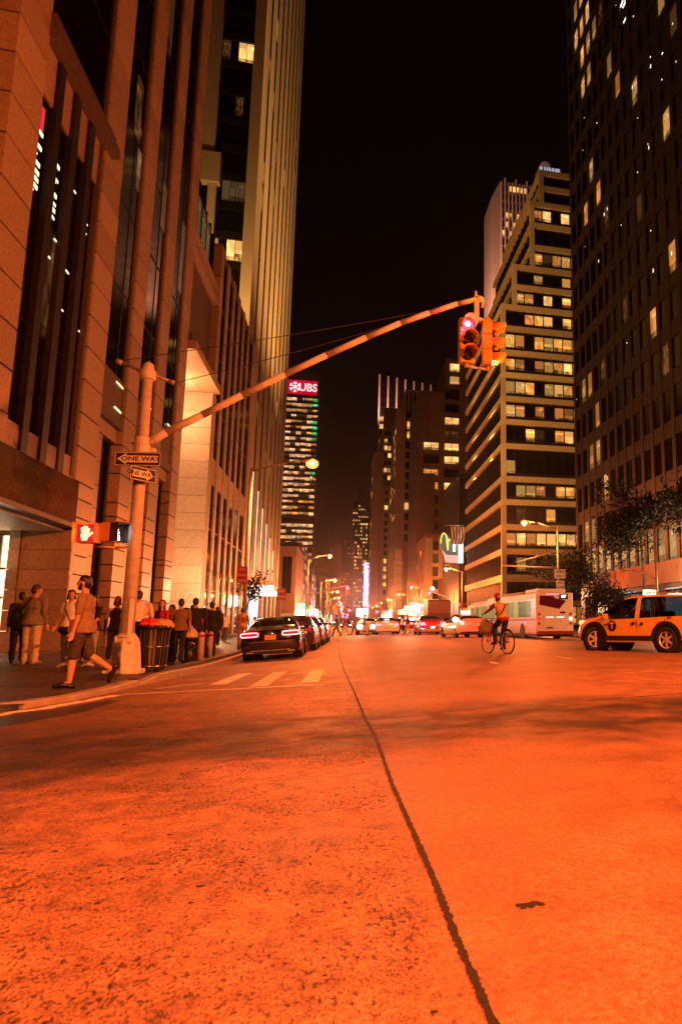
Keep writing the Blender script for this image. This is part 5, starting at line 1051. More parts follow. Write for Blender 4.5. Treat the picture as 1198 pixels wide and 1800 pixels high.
for s in (1, -1): b = MB(); b.tube([(s * 0.58, 0.5, 1.78), (s * 0.6, 0.7, 1.82), (s * 0.6, 1.7, 1.82), (s * 0.58, 1.9, 1.78)], 0.018, 6); b.build('roof_rail', CHROME, sv, True)
b = MB(); b.cyl((-0.974, 3.02, 0.8), (-0.966, 3.02, 0.8), 0.17, 0.17, 24); b.build('roundel', SIGNK, sv)
text('roundel_letter', 'T', 0.26, TAXI, T(-0.978, 3.02, 0.8) @ FACE_W, sv, 0.001, 0.012); text('lettering', 'NYC', 0.075, SIGNK, T(-0.972, 3.27, 0.84) @ FACE_W, sv, 0.001, 0.006)
for y in (2.2, 1.86): b = MB(); b.cyl((-0.974, y, 0.86), (-0.964, y, 0.86), 0.055, 0.055, 14); b.build('small_roundel', SIGNK, sv)
text('lettering', '4P40', 0.085, SIGNK, T(-0.945, 0.85, 1.03) @ FACE_W, sv, 0.001, 0.004)
b = MB(); b.box((-0.55, 0.55), (1.4, 1.6), (0.6, 1.25), 0.06); b.box((-0.6, -0.15), (2.4, 2.6), (0.6, 1.3), 0.06); b.box((0.15, 0.6), (2.4, 2.6), (0.6, 1.3), 0.06); b.build('seats', mat('seat_grey', (0.08, 0.07, 0.06), 0.8), sv)
d = Vector((8.53 - 10.09, 23.07 - 20.89)).normalized()
ang = math.atan2(-d.x, d.y); off = Vector((math.cos(ang), math.sin(ang))) * 0.9
place(sv, (10.09 + off.x - d.x * 0.98, 20.89 + off.y - d.y * 0.98, gz(10, 21) + 0.0), rz=ang)
sv.matrix_basis = sv.matrix_basis @ Matrix.Diagonal((1, 1, 1.08, 1))
# city bus
BUSW = mat('bus_white', (0.8, 0.77, 0.74), 0.3, coat=0.3, var=0.08, vs=1.5); BUSIN = lit('bus_interior', (0.85, 0.72, 0.2), 0.75, 0.25, (3, 4, 3))
def bus(label, rear=True):
    t = thing('city_bus', label, 'bus'); Lb = 12.2
    b = MB(); b.box((-1.27, 1.27), (0, Lb), (0.34, 3.0), 0.1); b.build('body', BUSW, t)
    b = MB(); b.box((-1.24, 1.24), (0.02, Lb - 0.02), (0.2, 0.36)); b.build('skirt', PLAST, t)
    b = MB(); b.box((-1.0, 1.0), (0.6, 3.2), (3.0, 3.28), 0.12); b.build('roof_unit', BUSW, t); b = MB(); b.box((-1.1, 1.1), (4, 11.5), (3.0, 3.18), 0.1); b.build('roof_unit', mat('roof_tan', (0.5, 0.3, 0.2), 0.6), t)
    for s in (1, -1):
        for k in range(8):
            y0 = 1.1 + 1.33 * k; b = MB(); b.box((s * 1.26, s * 1.285), (y0, y0 + 1.24), (1.45, 2.5), 0.02); w = b.build('window', BUSIN, t)
            b = MB(); b.box((s * 1.285, s * 1.3), (y0, y0 + 1.24), (2.2, 2.24)); b.build('window_bar', BLACKM, w)
            b = MB(); b.box((s * 1.28, s * 1.3), (y0 + 1.24, y0 + 1.33), (1.4, 2.55)); b.build('pillar', BLACKM, t)
        b = MB(); b.box((s * 1.27, s * 1.282), (0.2, Lb - 0.3), (1.22, 1.32)); b.build('side_stripe', mat('bus_blue', (0.03, 0.06, 0.3), 0.4), t)
        b = MB(); b.box((s * 1.27, s * 1.284), (0.3, Lb - 0.4), (2.62, 2.86)); b.build('route_panel', mat('panel_pale', (0.7, 0.6, 0.52), 0.4), t)
        for y in (2.9, 9.6): wheel(t, s * 1.12, y, 0.48, 0.28, 0, 8); 
        for y in (2.9, 9.6): b = MB(); b.cyl((s * 1.2, y, 0.48), (s * 1.279, y, 0.48), 0.58, 0.58, 24); b.build('wheel_arch', PLAST, t)
    # tail: sloping dark window, route box, lamps, grille, bumper
    b = MB(); b.poly([(-1.02, -0.015, 2.8), (-0.1, -0.015, 2.78), (0.05, -0.015, 2.62), (0.78, -0.015, 2.48), (0.3, -0.015, 1.95), (-1.06, -0.015, 2.22)], (0, 0.02, 0)); b.build('rear_window', mat('rear_red_glass', (0.05, 0.008, 0.012), 0.1, emit=(0.6, 0.01, 0.03), es=0.06), t)
    b = MB(); b.box((0.3, 0.9), (-0.03, 0.02), (2.56, 2.92), 0.03); b.build('route_box', BLACKM, t); text('route_number', 'M7', 0.24, WHITE, T(0.6, -0.035, 2.74) @ FACE_S, t, 0.002, 0.01)
    for s in (1, -1):
        for z, m in ((1.62, TL), (1.32, WHITE if s > 0 else REDD), (1.02, TL)): b = MB(); b.cyl((s * 1.08, -0.03, z), (s * 1.08, 0.02, z), 0.1, 0.1, 16); b.build('tail_light', m, t)
        b = MB(); b.box((s * 0.36 - 0.26, s * 0.36 + 0.26), (-0.02, 0.02), (1.38, 1.46), 0.01); b.build('brake_strip', glow('brake_strip_light', (1, 0.45, 0.4), 2.2), t)
    b = MB(); b.box((-0.8, 0.8), (-0.012, 0.01), (0.66, 1.56), 0.02); b.build('engine_hatch', BUSW, t); b = MB(); b.box((0.35, 0.7), (-0.02, 0.0), (1.66, 1.78)); b.build('vent', BLACKM, t)
    b = MB(); b.box((-1.27, 1.27), (-0.08, 0.1), (0.32, 0.55), 0.03); b.build('bumper', mat('bumper_red', (0.2, 0.012, 0.015), 0.5), t); b = MB(); b.box((-0.55, -0.15), (-0.03, 0), (0.72, 0.8)); b.build('number_plate', SIGNK, t)
    b = MB(); b.box((-0.6, 0.6), (-0.02, 0.02), (2.86, 2.93), 0.01); b.build('marker_light', glow('marker_red', (1, 0.2, 0.25), 1.6), t)
    return t
b1 = bus('white city bus with a slanted dark rear window stopped at the right'); place(b1, (13.1, 43.2, gz(13, 43) - 0.05), rz=0.06)
b2 = copy_tree(b1); b2['label'] = 'second white city bus queued ahead of the first, partly hidden by the cyclist'; place(b2, (13.6, 57.8, gz(13, 58)), rz=0.0)
b1['group'] = b2['group'] = 'city buses in the right lane'
lamp('bus_cabin', (0, 0, 0), 1, (1, 0.8, 0.5), 0.2) if False else None
# hatchback taxi (rear three-quarter)
PRI = [(0.0, 0.5, 0.9, 1.0, 0.76, 0.74, 0.66), (0.06, 0.32, 0.95, 1.22, 0.85, 0.82, 0.66), (0.3, 0.28, 0.98, 1.34, 0.88, 0.83, 0.6), (0.9, 0.24, 0.98, 1.46, 0.89, 0.83, 0.56), (1.7, 0.22, 0.96, 1.52, 0.89, 0.83, 0.55), (2.3, 0.22, 0.95, 1.47, 0.89, 0.83, 0.56), (3.0, 0.22, 0.93, 1.2, 0.88, 0.82, 0.64), (3.6, 0.23, 0.88, 0.98, 0.87, 0.8, 0.68), (4.15, 0.25, 0.75, 0.85, 0.82, 0.74, 0.58), (4.4, 0.35, 0.6, 0.66, 0.7, 0.6, 0.5)]
def hatch(label, paint, rz, loc, group=None, s=1.0, tl=None, roof=True, cat='taxi', name='taxi'):
    t = thing(name, label, cat, group=group); loft_car(t, PRI, paint, (0.05, 0.55, 2.35, 3.2), (0.6, 2.9, 1.7), [], k=3)
    for y in (0.85, 3.5):
        for q in (1, -1): wheel(t, q * 0.8, y, 0.32, 0.2); b = MB(); b.cyl((q * 0.84, y, 0.33), (q * 0.886, y, 0.33), 0.38, 0.38, 22); b.build('wheel_arch', PLAST, t)
    for q in (1, -1):
        b = MB(); b.box((q * 0.7 - 0.12, q * 0.7 + 0.12), (-0.03, 0.12), (0.86, 1.06), 0.03); b.build('tail_light', tl or REDT, t)
    b = MB(); b.box((-0.8, 0.8), (-0.03, 0.1), (0.26, 0.46), 0.04); b.build('bumper', PLAST, t); plate(t, -0.03, 0.72)
    if roof: b = MB(); b.box((-0.3, 0.3), (1.3, 1.5), (1.52, 1.7), 0.03); b.build('roof_light', glow('taxi_roof_light', (1.0, 0.85, 0.6), 2.0), t)
    place(t, loc, rz, s=s); return t
TAXI2 = mat('taxi_ochre', (0.8, 0.56, 0.22), 0.3, coat=0.5)
hatch('ochre hatchback taxi with dark red rear window beside the bus', TAXI2, 0.16, (8.1, 45.0, gz(8, 45) - 0.08), s=1.08, tl=glow('tail_pink', (1, 0.35, 0.25), 3))
t1 = sedan('taxi', 'pale yellow saloon taxi with bright brake lights in mid avenue', 'taxi', TAXI2, cut=False); tail_basic(t1, REDT, x=0.72, z=0.86); plate(t1, -0.02, 0.6); b = MB(); b.box((-0.35, 0.35), (1.9, 2.15), (1.5, 1.72), 0.04); b.build('roof_light', WHITE, t1); b = MB(); b.box((-0.2, 0.2), (1.1, 1.2), (1.22, 1.32), 0.02); b.build('brake_light', WHITE, t1); place(t1, (3.6, 60.5, 0.0), rz=0.03, s=1.02)
t2 = sedan('taxi', 'taxi half hidden left of the pale yellow saloon', 'taxi', mat('taxi_pale', (0.8, 0.6, 0.25), 0.3), cut=False); tail_basic(t2, WHITE, x=0.6, z=0.7, w=0.55, h=0.4); place(t2, (1.95, 63.5, 0.0), rz=-0.06)
t3 = sedan('red_car', 'deep red saloon with bright tail lights between the taxis', 'car', REDP, cut=False); tail_basic(t3, REDT, x=0.74, z=0.86, w=0.34, h=0.22); plate(t3, -0.03, 0.6, m=WHITE); b = MB(); b.box((-0.9, 0.9), (-0.06, 0.1), (0.28, 0.55), 0.05); b.build('chrome_bumper', CHROME, t3); place(t3, (6.9, 56.5, -0.02), s=1.1)
for x, y in ((6.2, 55.7), (7.7, 55.7), (2.9, 59.7), (4.4, 59.7), (7.4, 44.3), (8.9, 44.5)): lamp('brake_glow', (x, y, 0.9), 60, (1, 0.03, 0.07), 0.15)
t4 = sedan('red_car', 'dark red car in front of the deep red saloon, right', 'car', REDP, cut=False); tail_basic(t4, REDT); place(t4, (9.6, 63.5, 0.0))
# box truck ahead, seen between taxis
tr = thing('box_truck', 'dark red box truck with a pale rear panel above the red saloon', 'truck'); b = MB(); b.box((-1.2, 1.2), (0, 5), (0.9, 3.4), 0.04); b.build('box_body', mat('truck_red', (0.12, 0.012, 0.012), 0.5), tr); b = MB(); b.box((-1.1, 1.1), (-0.03, 0.0), (2.0, 3.2)); b.build('rear_panel', mat('truck_pale', (0.25, 0.07, 0.06), 0.5), tr); b = MB(); b.box((-1.1, 1.1), (5.1, 7), (0.6, 2.4), 0.15); b.build('cab', REDP, tr)
for y in (1.2, 6.0):
    for s in (1, -1): wheel(tr, s * 1.0, y, 0.45)
tail_basic(tr, REDT, x=1.0, z=0.8, w=0.2); b = MB(); b.box((-1.1, 1.1), (0.1, 6.5), (0.55, 0.9)); b.build('chassis', PLAST, tr); place(tr, (9.7, 74, 0.0))
# traffic further up the avenue
kinds = [(TAXI2, 'taxi'), (BLKP, 'car'), (WHITEP, 'car'), (REDP, 'car')]
protos = []
for i, (m, c) in enumerate(kinds):
    t = sedan('distant_car', 'one of the small distant cars jammed up the avenue', c, m, group='distant cars up the avenue', cut=False); tail_basic(t, REDT, w=0.5, h=0.28); protos.append(t)
    if c == 'taxi': b = MB(); b.box((-0.3, 0.3), (1.9, 2.1), (1.5, 1.68), 0.03); b.build('roof_light', WHITE, t)
HEADP = sedan('oncoming_car', 'one of the small distant cars facing with white headlights', 'car', BLKP, group='distant cars up the avenue', cut=False)
for s in (1, -1): b = MB(); b.box((s * 0.62 - 0.16, s * 0.62 + 0.16), (-0.04, 0.04), (0.6, 0.78), 0.03); b.build('headlight', HEADL, HEADP)
used = set(); rr_ = random.Random(3)
for k in range(44):
    y = 70 + k * 6.6 + rr_.uniform(-2, 2); lane = rr_.choice((0.2, 3.4, 6.6, 9.8, 12.9)); p = rr_.choice(protos) if lane < 11 or y > 150 else protos[1]
    if k in (1, 6, 11, 15, 21, 26): p = HEADP
    if p in used: t = copy_tree(p)
    else: t = p; used.add(p)
    t['category'] = p['category']; t['label'] = {0: 'small distant yellow taxi jammed among the cars up the avenue', 1: 'small distant black car jammed among the traffic up the avenue', 2: 'small distant white car jammed among the traffic up the avenue', 3: 'small distant red car jammed among the traffic up the avenue', -1: 'small distant car facing with white headlights up the avenue'}[protos.index(p) if p in protos else -1]; place(t, (lane + rr_.uniform(-0.4, 0.4), y, gz(lane, y)), rr_.uniform(-0.04, 0.04))
for p in protos + [HEADP]:
    if p not in used: place(p, (6.5, 420, 0))
for y, x, p in ((52, -8.5, 900), (53, 4.5, 700), (66, 1.0, 900), (41, 20.8, 1500), (70, 20.5, 1500), (78, -9, 1500), (82, 6, 700), (100, 11, 700), (125, 2, 900), (160, 8, 900), (200, 4, 1200)):
    lamp('added_fill_light', (x, y, 3.4), p, (1.0, 0.5, 0.22), 0.6)  # added fill lamps without fittings, brighten the traffic, bus and road

# ------------------------------------------------------------------ people
WRK = bpy.data.textures.new('wrinkle', 'CLOUDS'); WRK.noise_scale = 0.09; WRK.noise_depth = 2
def voxel(o, vs, smooth=4, disp=0.0):
    r = o.modifiers.new('remesh', 'REMESH'); r.mode = 'VOXEL'; r.voxel_size = vs; r.use_smooth_shade = True
    s = o.modifiers.new('smooth', 'SMOOTH'); s.iterations = smooth; s.factor = 0.5
    if disp: d = o.modifiers.new('folds', 'DISPLACE'); d.texture = WRK; d.texture_coords = 'GLOBAL'; d.strength = disp; d.mid_level = 0.5
    return o
def cap(b, p, q, r0, r1, n=10):
    b.cyl(p, q, r0, r1, n); b.ell(p, (r0,) * 3, n, 8); b.ell(q, (r1,) * 3, n, 8)
CLOTH = {}
def cl(name, col, rough=0.85): return mat('cloth_' + name, col, rough, var=0.15, vs=14)
def rot2(v, a):   # rotate about X: swing forward (+Y) for positive a
    return Vector((v.x, v.y * math.cos(a) - v.z * math.sin(a), v.y * math.sin(a) + v.z * math.cos(a)))
def limb(p, ln, swing, out):
    """a bone hanging down from p, swung forward by swing and outward (x) by out"""
    d = Vector((math.sin(out), math.sin(swing) * math.cos(out), -math.cos(swing) * math.cos(out))); return p + d * ln
def person(label, loc, rz, h=1.75, legs=((0.0, 0.0), (0.0, 0.0)), arms=((0.0, 0.2, 0.12), (0.0, 0.2, 0.12)), top=None, sleeve=0.5, low=None, low_len=1.0, shoe=None, hair=HAIRK, hairlen=0.0, head_turn=0.0, head_tilt=0.0, slim=1.0, beard=False, lean=0.0, hem=0.86, waist=None, bare=False, seat=None, hip_z=0.93, group=None, flare=0.0, foot=(0, 0)):
    """local frame: feet at z 0, facing +Y. legs: (thigh swing, knee bend) left/right; arms: (shoulder swing, elbow bend, outward)"""
    t = thing('person', label, 'person', group=group); k = h / 1.75
    B = MB(); Lo = MB(); To = MB(); Sh = MB(); Hr = MB()
    L = lean
    def up_(x, y, z):                                       # torso lean about the hip
        dz = z - hip_z; return Vector((x, y * math.cos(L) + dz * math.sin(L), hip_z + dz * math.cos(L) - y * math.sin(L)))
    sw = 0.185 * slim
    # torso
    for b, e in ((B, 0.0), (To, 0.016)):
        b.ell(up_(0, 0.0, 1.27), (0.165 * slim + e, 0.105 * slim + e, 0.19), 14, 10); b.ell(up_(0, -0.01, 1.08), (0.145 * slim + e, 0.1 * slim + e, 0.18), 14, 10); b.ell(up_(0, -0.005, 0.96), (0.165 * slim + e, 0.115 * slim + e, 0.13), 14, 10)
        if not bare or b is B: cap(b, up_(-sw + 0.02, 0, 1.395), up_(sw - 0.02, 0, 1.395), 0.055 + e, 0.055 + e)
    if hem < 0.93: To.lathe([(0.17 * slim, 1.05), (0.18 * slim + 0.012, 0.95), (0.185 * slim + 0.016 + flare, hem)], 16) if L == 0 else cap(To, up_(-0.05, 0, 0.97), up_(0.05, 0, 0.97), 0.14 * slim, 0.14 * slim)
    Lo.ell((0, 0, hip_z + 0.02), (0.175 * slim, 0.125 * slim, 0.13), 14, 10)
    cap(B, up_(0, 0.0, 1.40), up_(0, 0.02, 1.55), 0.058, 0.052)
    if not bare: To.ell(up_(0, 0.0, 1.43), (0.1, 0.075, 0.045), 12, 8)
    # head
    hc = up_(0, 0.03, 1.635); Rh = Matrix.Rotation(head_turn, 4, 'Z') @ Matrix.Rotation(-head_tilt, 4, 'X')
    def hp(x, y, z): return hc + (Rh @ Vector((x, y, z)))
    B.ell(hc, (0.074, 0.092, 0.108), 16, 12, Rh); B.ell(hp(0, 0.03, -0.065), (0.054, 0.058, 0.052), 12, 8, Rh); B.ell(hp(0, 0.098, -0.02), (0.013, 0.018, 0.024), 8, 6, Rh); B.ell(hp(0, 0.085, -0.065), (0.024, 0.012, 0.01), 8, 6, Rh)
    for s in (1, -1): B.ell(hp(s * 0.075, 0.0, -0.01), (0.012, 0.022, 0.032), 8, 6, Rh)
    eye = MB()
    for s in (1, -1): eye.ell(hp(s * 0.03, 0.084, 0.008), (0.012, 0.009, 0.007), 8, 6, Rh)
    Hr.ell(hp(0, -0.014, 0.03), (0.083, 0.094, 0.092), 16, 10, Rh); Hr.ell(hp(0, -0.045, -0.02), (0.078, 0.066, 0.085), 14, 10, Rh)
    if hairlen: cap(Hr, hp(0, -0.05, 0.0), hp(0, -0.075, -hairlen), 0.075, 0.055); cap(Hr, hp(0.055, -0.01, 0.0), hp(0.07, -0.02, -hairlen * 0.9), 0.035, 0.03); cap(Hr, hp(-0.055, -0.01, 0.0), hp(-0.07, -0.02, -hairlen * 0.9), 0.035, 0.03)
    if beard: Hr.ell(hp(0, 0.035, -0.085), (0.056, 0.058, 0.045), 12, 8, Rh); cap(Hr, hp(0.06, 0.02, -0.02), hp(0.05, 0.04, -0.08), 0.02, 0.025); cap(Hr, hp(-0.06, 0.02, -0.02), hp(-0.05, 0.04, -0.08), 0.02, 0.025)
    # legs
    lw = []
    for s, (th, kn), ft in ((-1, legs[0], foot[0]), (1, legs[1], foot[1])):
        hpz = Vector((s * 0.09, 0, hip_z)); knee = limb(hpz, 0.43, th, s * 0.02); ank = limb(knee, 0.42, th - kn, 0.0)
        fd = th - kn + ft; toe = ank + Vector((s * 0.02, 0.19 * math.cos(fd), 0.19 * math.sin(fd) - 0.045 * math.cos(fd))); heel = ank + Vector((0, -0.05 * math.cos(fd) + 0.05 * math.sin(fd), -0.05 * math.cos(fd) - 0.05 * math.sin(fd)))
        cap(B, hpz, knee, 0.082 * slim, 0.054); cap(B, knee, knee.lerp(ank, 0.35), 0.054, 0.056); cap(B, knee.lerp(ank, 0.35), ank, 0.056, 0.036)
        cap(B, ank, toe, 0.034, 0.024)
        cap(Lo, hpz, knee if low_len >= 0.5 else hpz.lerp(knee, low_len * 2), 0.1 * slim, 0.078 if low_len > 0.6 else 0.092)
        if low_len > 0.5: cap(Lo, knee, knee.lerp(ank, (low_len - 0.5) * 2 * 0.97), 0.076, 0.062 + flare)
        cap(Sh, heel, ank.lerp(toe, 0.5), 0.043, 0.044); cap(Sh, ank.lerp(toe, 0.4) - Vector((0, 0, 0.01)), toe, 0.044, 0.032)
        lw.append(min(toe.z - 0.032, heel.z - 0.043))
    # arms with five fingers each
    hands = []
    for s, (sa, eb, out) in ((-1, arms[0]), (1, arms[1])):
        sh = up_(s * sw, 0, 1.40); el = limb(sh, 0.29, sa, s * out); wr = limb(el, 0.25, sa + eb, s * out * 0.4)
        cap(B, sh, el, 0.047 * slim, 0.037); cap(B, el, wr, 0.039, 0.026)
        d = (wr - el).normalized(); sd = Vector((0, 1, 0)) if abs(d.y) < 0.8 else Vector((0, 0, 1)); sd = (sd - d * sd.dot(d)).normalized(); nn = d.cross(sd) * s
        pc = wr + d * 0.05; B.ell(pc, (0.022, 0.04, 0.05), 10, 8, d.to_track_quat('Z', 'Y').to_matrix().to_4x4())
        for i, (o_, ln) in enumerate(((-0.03, 0.062), (-0.01, 0.075), (0.01, 0.08), (0.03, 0.07))):
            a0 = wr + d * 0.085 + sd * o_; a1 = a0 + d * ln * 0.55 + nn * 0.006; a2 = a1 + d * ln * 0.35 - nn * 0.022 * -s * s; B.tube([a0, a1, a2], [0.0105, 0.0095, 0.008], 6)
        th0 = wr + d * 0.03 + sd * 0.03; B.tube([th0, th0 + d * 0.035 + sd * 0.03, th0 + d * 0.07 + sd * 0.032], [0.013, 0.011, 0.009], 6)
        hands.append(wr + d * 0.11)
        if sleeve > 0:
            e2 = sh.lerp(el, min(1, sleeve * 2)); cap(To, sh, e2, 0.064 * slim, 0.058 if sleeve < 0.6 else 0.05)
            if sleeve > 0.5: cap(To, el, el.lerp(wr, (sleeve - 0.5) * 2), 0.05, 0.038)
    body = B.build('body', SKIN, t, True); voxel(body, 0.012, 2)
    if top: voxel(To.build('shirt', top, t, True), 0.016, 3, 0.022)
    else: To.b.free()
    if low: voxel(Lo.build('shorts' if low_len < 0.7 else 'trousers', low, t, True), 0.016, 3, 0.026)
    else: Lo.b.free()
    voxel(Sh.build('shoes', shoe or BLACKM, t, True), 0.014, 2)
    voxel(Hr.build('hair', hair, t, True), 0.014, 1, 0.02); eye.build('eyes', BLACKM, t, True)
    z0 = loc[2] - min(lw) * k if seat is None else seat
    t['hands'] = 0; del t['hands']
    place(t, (loc[0], loc[1], z0), rz, s=k)
    return t, [Vector(q) for q in hands]
def strap(t, pts, r, m, name='bag_strap'):
    b = MB(); b.tube(pts, r, 6); return b.build(name, m, t, True)
def carried(name, label, cat, owner, shape, m):
    """something held or worn: a top-level thing placed by its carrier's pose"""
    o = shape.build(name, m, None, True); tag(o, label, cat); o.matrix_basis = owner.matrix_basis.copy(); return o
def SW(x, y): return (x, y, sz(x, y))
N_ = 0.0; FACE_CAM = PI; LEFT = PI / 2; RIGHT = -PI / 2
KHAKI = cl('khaki', (0.66, 0.55, 0.36)); GREY = cl('grey', (0.2, 0.18, 0.15)); WHT = cl('white', (0.85, 0.8, 0.74)); JEAN = cl('denim', (0.08, 0.1, 0.12)); BLK = cl('black', (0.012, 0.01, 0.012)); TAN = cl('tan', (0.26, 0.17, 0.1)); OLIVE = cl('olive', (0.045, 0.035, 0.02)); REDC = cl('red', (0.4, 0.012, 0.02)); BROWNC = cl('brown', (0.16, 0.1, 0.05)); BLUEC = cl('blue', (0.12, 0.16, 0.22)); PALEJ = cl('pale_denim', (0.3, 0.3, 0.28)); LAMPLIT_ORANGE = cl('orange', (0.5, 0.2, 0.06)); WSHOE = mat('white_shoe', (0.6, 0.55, 0.5), 0.6); TANSHOE = mat('tan_shoe', (0.3, 0.2, 0.12), 0.6)
# the man striding across the corner
p, hd = person('bearded man in tan T-shirt and dark shorts striding left across the corner', (-4.1, 12.9, sz(-4.1, 12.9)), LEFT + 0.05, 1.8, legs=((0.16, 0.1), (-0.2, 0.75)), arms=((0.05, 0.15, 0.1), (-0.2, 0.2, 0.12)), top=TAN, sleeve=0.42, low=OLIVE, low_len=0.52, hair=HAIRK, beard=True, hem=0.84, foot=(-0.1, -0.5), slim=1.02)
carried('cord', 'pale cord hanging at the knee of the striding man', 'cord', p, (lambda b: b.tube([(-0.12, 0.02, 0.72), (-0.13, 0.1, 0.5), (-0.08, 0.18, 0.46)], 0.012, 5))(MB()), WHT)
# the group by the corner entrance
p, hd = person('man in grey shirt and khaki trousers seen from behind by the corner entrance', SW(-7.05, 18.9), -0.2, 1.86, arms=((0.05, 1.0, 0.15), (-0.05, 0.4, 0.12)), top=GREY, sleeve=0.95, low=KHAKI, flare=0.012, shoe=TANSHOE, head_turn=-0.7, slim=1.08, hair=mat('grey_hair', (0.05, 0.03, 0.022), 0.7))
b = MB(); b.ell((-0.34, 0.02, 0.98), (0.17, 0.1, 0.26), 14, 10); b.tube([(-0.3, 0.02, 1.18), (-0.18, 0.08, 1.45), (-0.02, -0.12, 1.46), (-0.28, -0.06, 1.12)], 0.018, 6); carried('shoulder_bag', 'big black shoulder bag carried by the man in khaki trousers', 'bag', p, b, BLK)
p2, _ = person('person in black trousers mostly hidden behind the man in khaki', SW(-7.7, 19.9), 0.4, 1.72, top=BLK, sleeve=0.9, low=BLK, hair=HAIRK)
p, hd = person('woman in white T-shirt with crossbody strap and faded jeans facing the camera', SW(-5.95, 17.9), PI - 0.25, 1.72, legs=((0.18, 0.05), (-0.05, 0.1)), arms=((0.1, 0.25, 0.16), (0.0, 0.6, 0.14)), top=WHT, sleeve=0.3, low=JEAN, shoe=WSHOE, hairlen=0.1, head_turn=0.5, slim=0.92)
b = MB(); b.tube([(0.12, 0.02, 1.47), (0.06, 0.13, 1.3), (-0.08, 0.14, 1.05), (-0.17, 0.06, 0.93)], 0.014, 6); b.tube([(0.12, 0.02, 1.47), (0.1, -0.12, 1.3), (-0.1, -0.13, 1.05), (-0.17, -0.02, 0.93)], 0.014, 6); carried('bag_strap', 'dark crossbody strap over the white T-shirt', 'bag strap', p, b, mat('brown_strap', (0.08, 0.03, 0.02), 0.6))
b = MB(); bmesh.ops.create_icosphere(b.b, subdivisions=3, radius=1.0, matrix=T(0.0, 0.03, 0.84) @ Matrix.Diagonal((0.22, 0.17, 0.13, 1))); o = carried('tied_jacket', 'black jacket tied round the waist of the woman in white', 'jacket', p, b, BLK)
p, _ = person('woman in black top and pale jeans with long dark hair behind the striding man', SW(-5.7, 18.6), PI - 0.5, 1.66, legs=((0.08, 0.0), (-0.08, 0.05)), arms=((0.3, 0.9, 0.1), (0.1, 0.4, 0.1)), top=BLK, sleeve=0.35, low=PALEJ, hairlen=0.2, head_turn=0.3, slim=0.92, shoe=WSHOE)
p, _ = person('woman in khaki trousers half hidden between the couple and the wall', SW(-6.6, 20.6), PI, 1.66, top=BROWNC, sleeve=0.6, low=KHAKI, low_len=0.8, hairlen=0.15, slim=0.9)
p, hd = person('woman in black vest top and dark skirt, red hair tied back, seen from behind', SW(-5.5, 19.6), 0.15, 1.7, arms=((0.0, 0.2, 0.2), (0.05, 0.35, 0.2)), top=BLK, sleeve=0.0, bare=True, low=cl('dark_skirt', (0.05, 0.025, 0.025)), low_len=0.85, flare=0.02, hair=mat('auburn_hair', (0.16, 0.03, 0.015), 0.5), hairlen=0.12, slim=0.92, shoe=TANSHOE)
b = MB(); b.box((-0.62, -0.34), (-0.06, 0.06), (0.26, 0.72), 0.02); b.tube([(-0.58, 0, 0.72), (-0.48, 0, 0.86), (-0.38, 0, 0.72)], 0.008, 5); carried('shopping_bag', 'green shopping bag held by the woman in the black vest top', 'bag', p, b, mat('bag_green', (0.06, 0.13, 0.03), 0.6))
p, _ = person('man in white T-shirt and brown shorts standing just behind the signal pole', SW(-4.95, 19.3), 0.25, 1.84, arms=((0.0, 0.3, 0.28), (0.0, 0.5, 0.25)), top=WHT, sleeve=0.46, low=BROWNC, low_len=0.62, slim=1.22)
p, _ = person('woman in red top with long dark hair behind the litter bin', SW(-4.6, 20.2), PI - 0.5, 1.68, arms=((0.3, 1.0, 0.1), (0.2, 0.9, 0.1)), top=REDC, sleeve=0.9, low=BLK, hairlen=0.28, slim=0.95, head_turn=0.4)
p, _ = person('smaller woman in pink-red top with dark hair just right of the woman in red', SW(-4.75, 22.0), PI - 0.8, 1.62, arms=((0.3, 1.2, 0.1), (0.1, 0.6, 0.1)), top=cl('pinkred', (0.6, 0.02, 0.06)), sleeve=0.4, low=BLK, hairlen=0.25, slim=0.9)
p, _ = person('man in olive-brown jumper and black trousers walking away past the bin', SW(-4.45, 21.6), 0.05, 1.76, legs=((0.12, 0.05), (-0.14, 0.2)), arms=((0.05, 0.3, 0.16), (-0.1, 0.3, 0.16)), top=cl('jumper', (0.2, 0.13, 0.055)), sleeve=0.4, low=BLK, slim=1.1)
p, _ = person('person in pale top just ahead of the man in the olive-brown jumper', SW(-4.9, 25.5), 0.0, 1.7, top=WHT, sleeve=0.5, low=BLK, hair=HAIRK)
p, _ = person('person in bright red shirt with white print between the jumper and the black jackets', SW(-4.45, 23.6), 0.0, 1.66, top=REDC, sleeve=0.5, low=BLK, hair=HAIRK)
p, _ = person('broad man in black jacket walking away, left of a pair', SW(-4.25, 22.5), 0.1, 1.84, legs=((0.15, 0.1), (-0.12, 0.15)), top=BLK, sleeve=1.0, low=BLK, slim=1.28, arms=((0.1, 0.4, 0.2), (-0.1, 0.3, 0.2)))
p, _ = person('man in black coat walking away, right of a pair beside the bollards', SW(-4.2, 24.9), -0.05, 1.82, legs=((-0.1, 0.1), (0.14, 0.1)), top=BLK, sleeve=1.0, low=cl('dark_brown', (0.035, 0.02, 0.015)), slim=1.22, hem=0.7)
p, _ = person('person in blue shirt by the doorway beyond the bollards', SW(-6.3, 36.5), 0.3, 1.74, top=BLUEC, sleeve=0.4, low=BROWNC)
p, _ = person('person in long black coat by the doorway beyond the bollards', SW(-5.75, 35.5), 0.1, 1.84, top=BLK, sleeve=1.0, low=BLK, hem=0.55, slim=1.1)
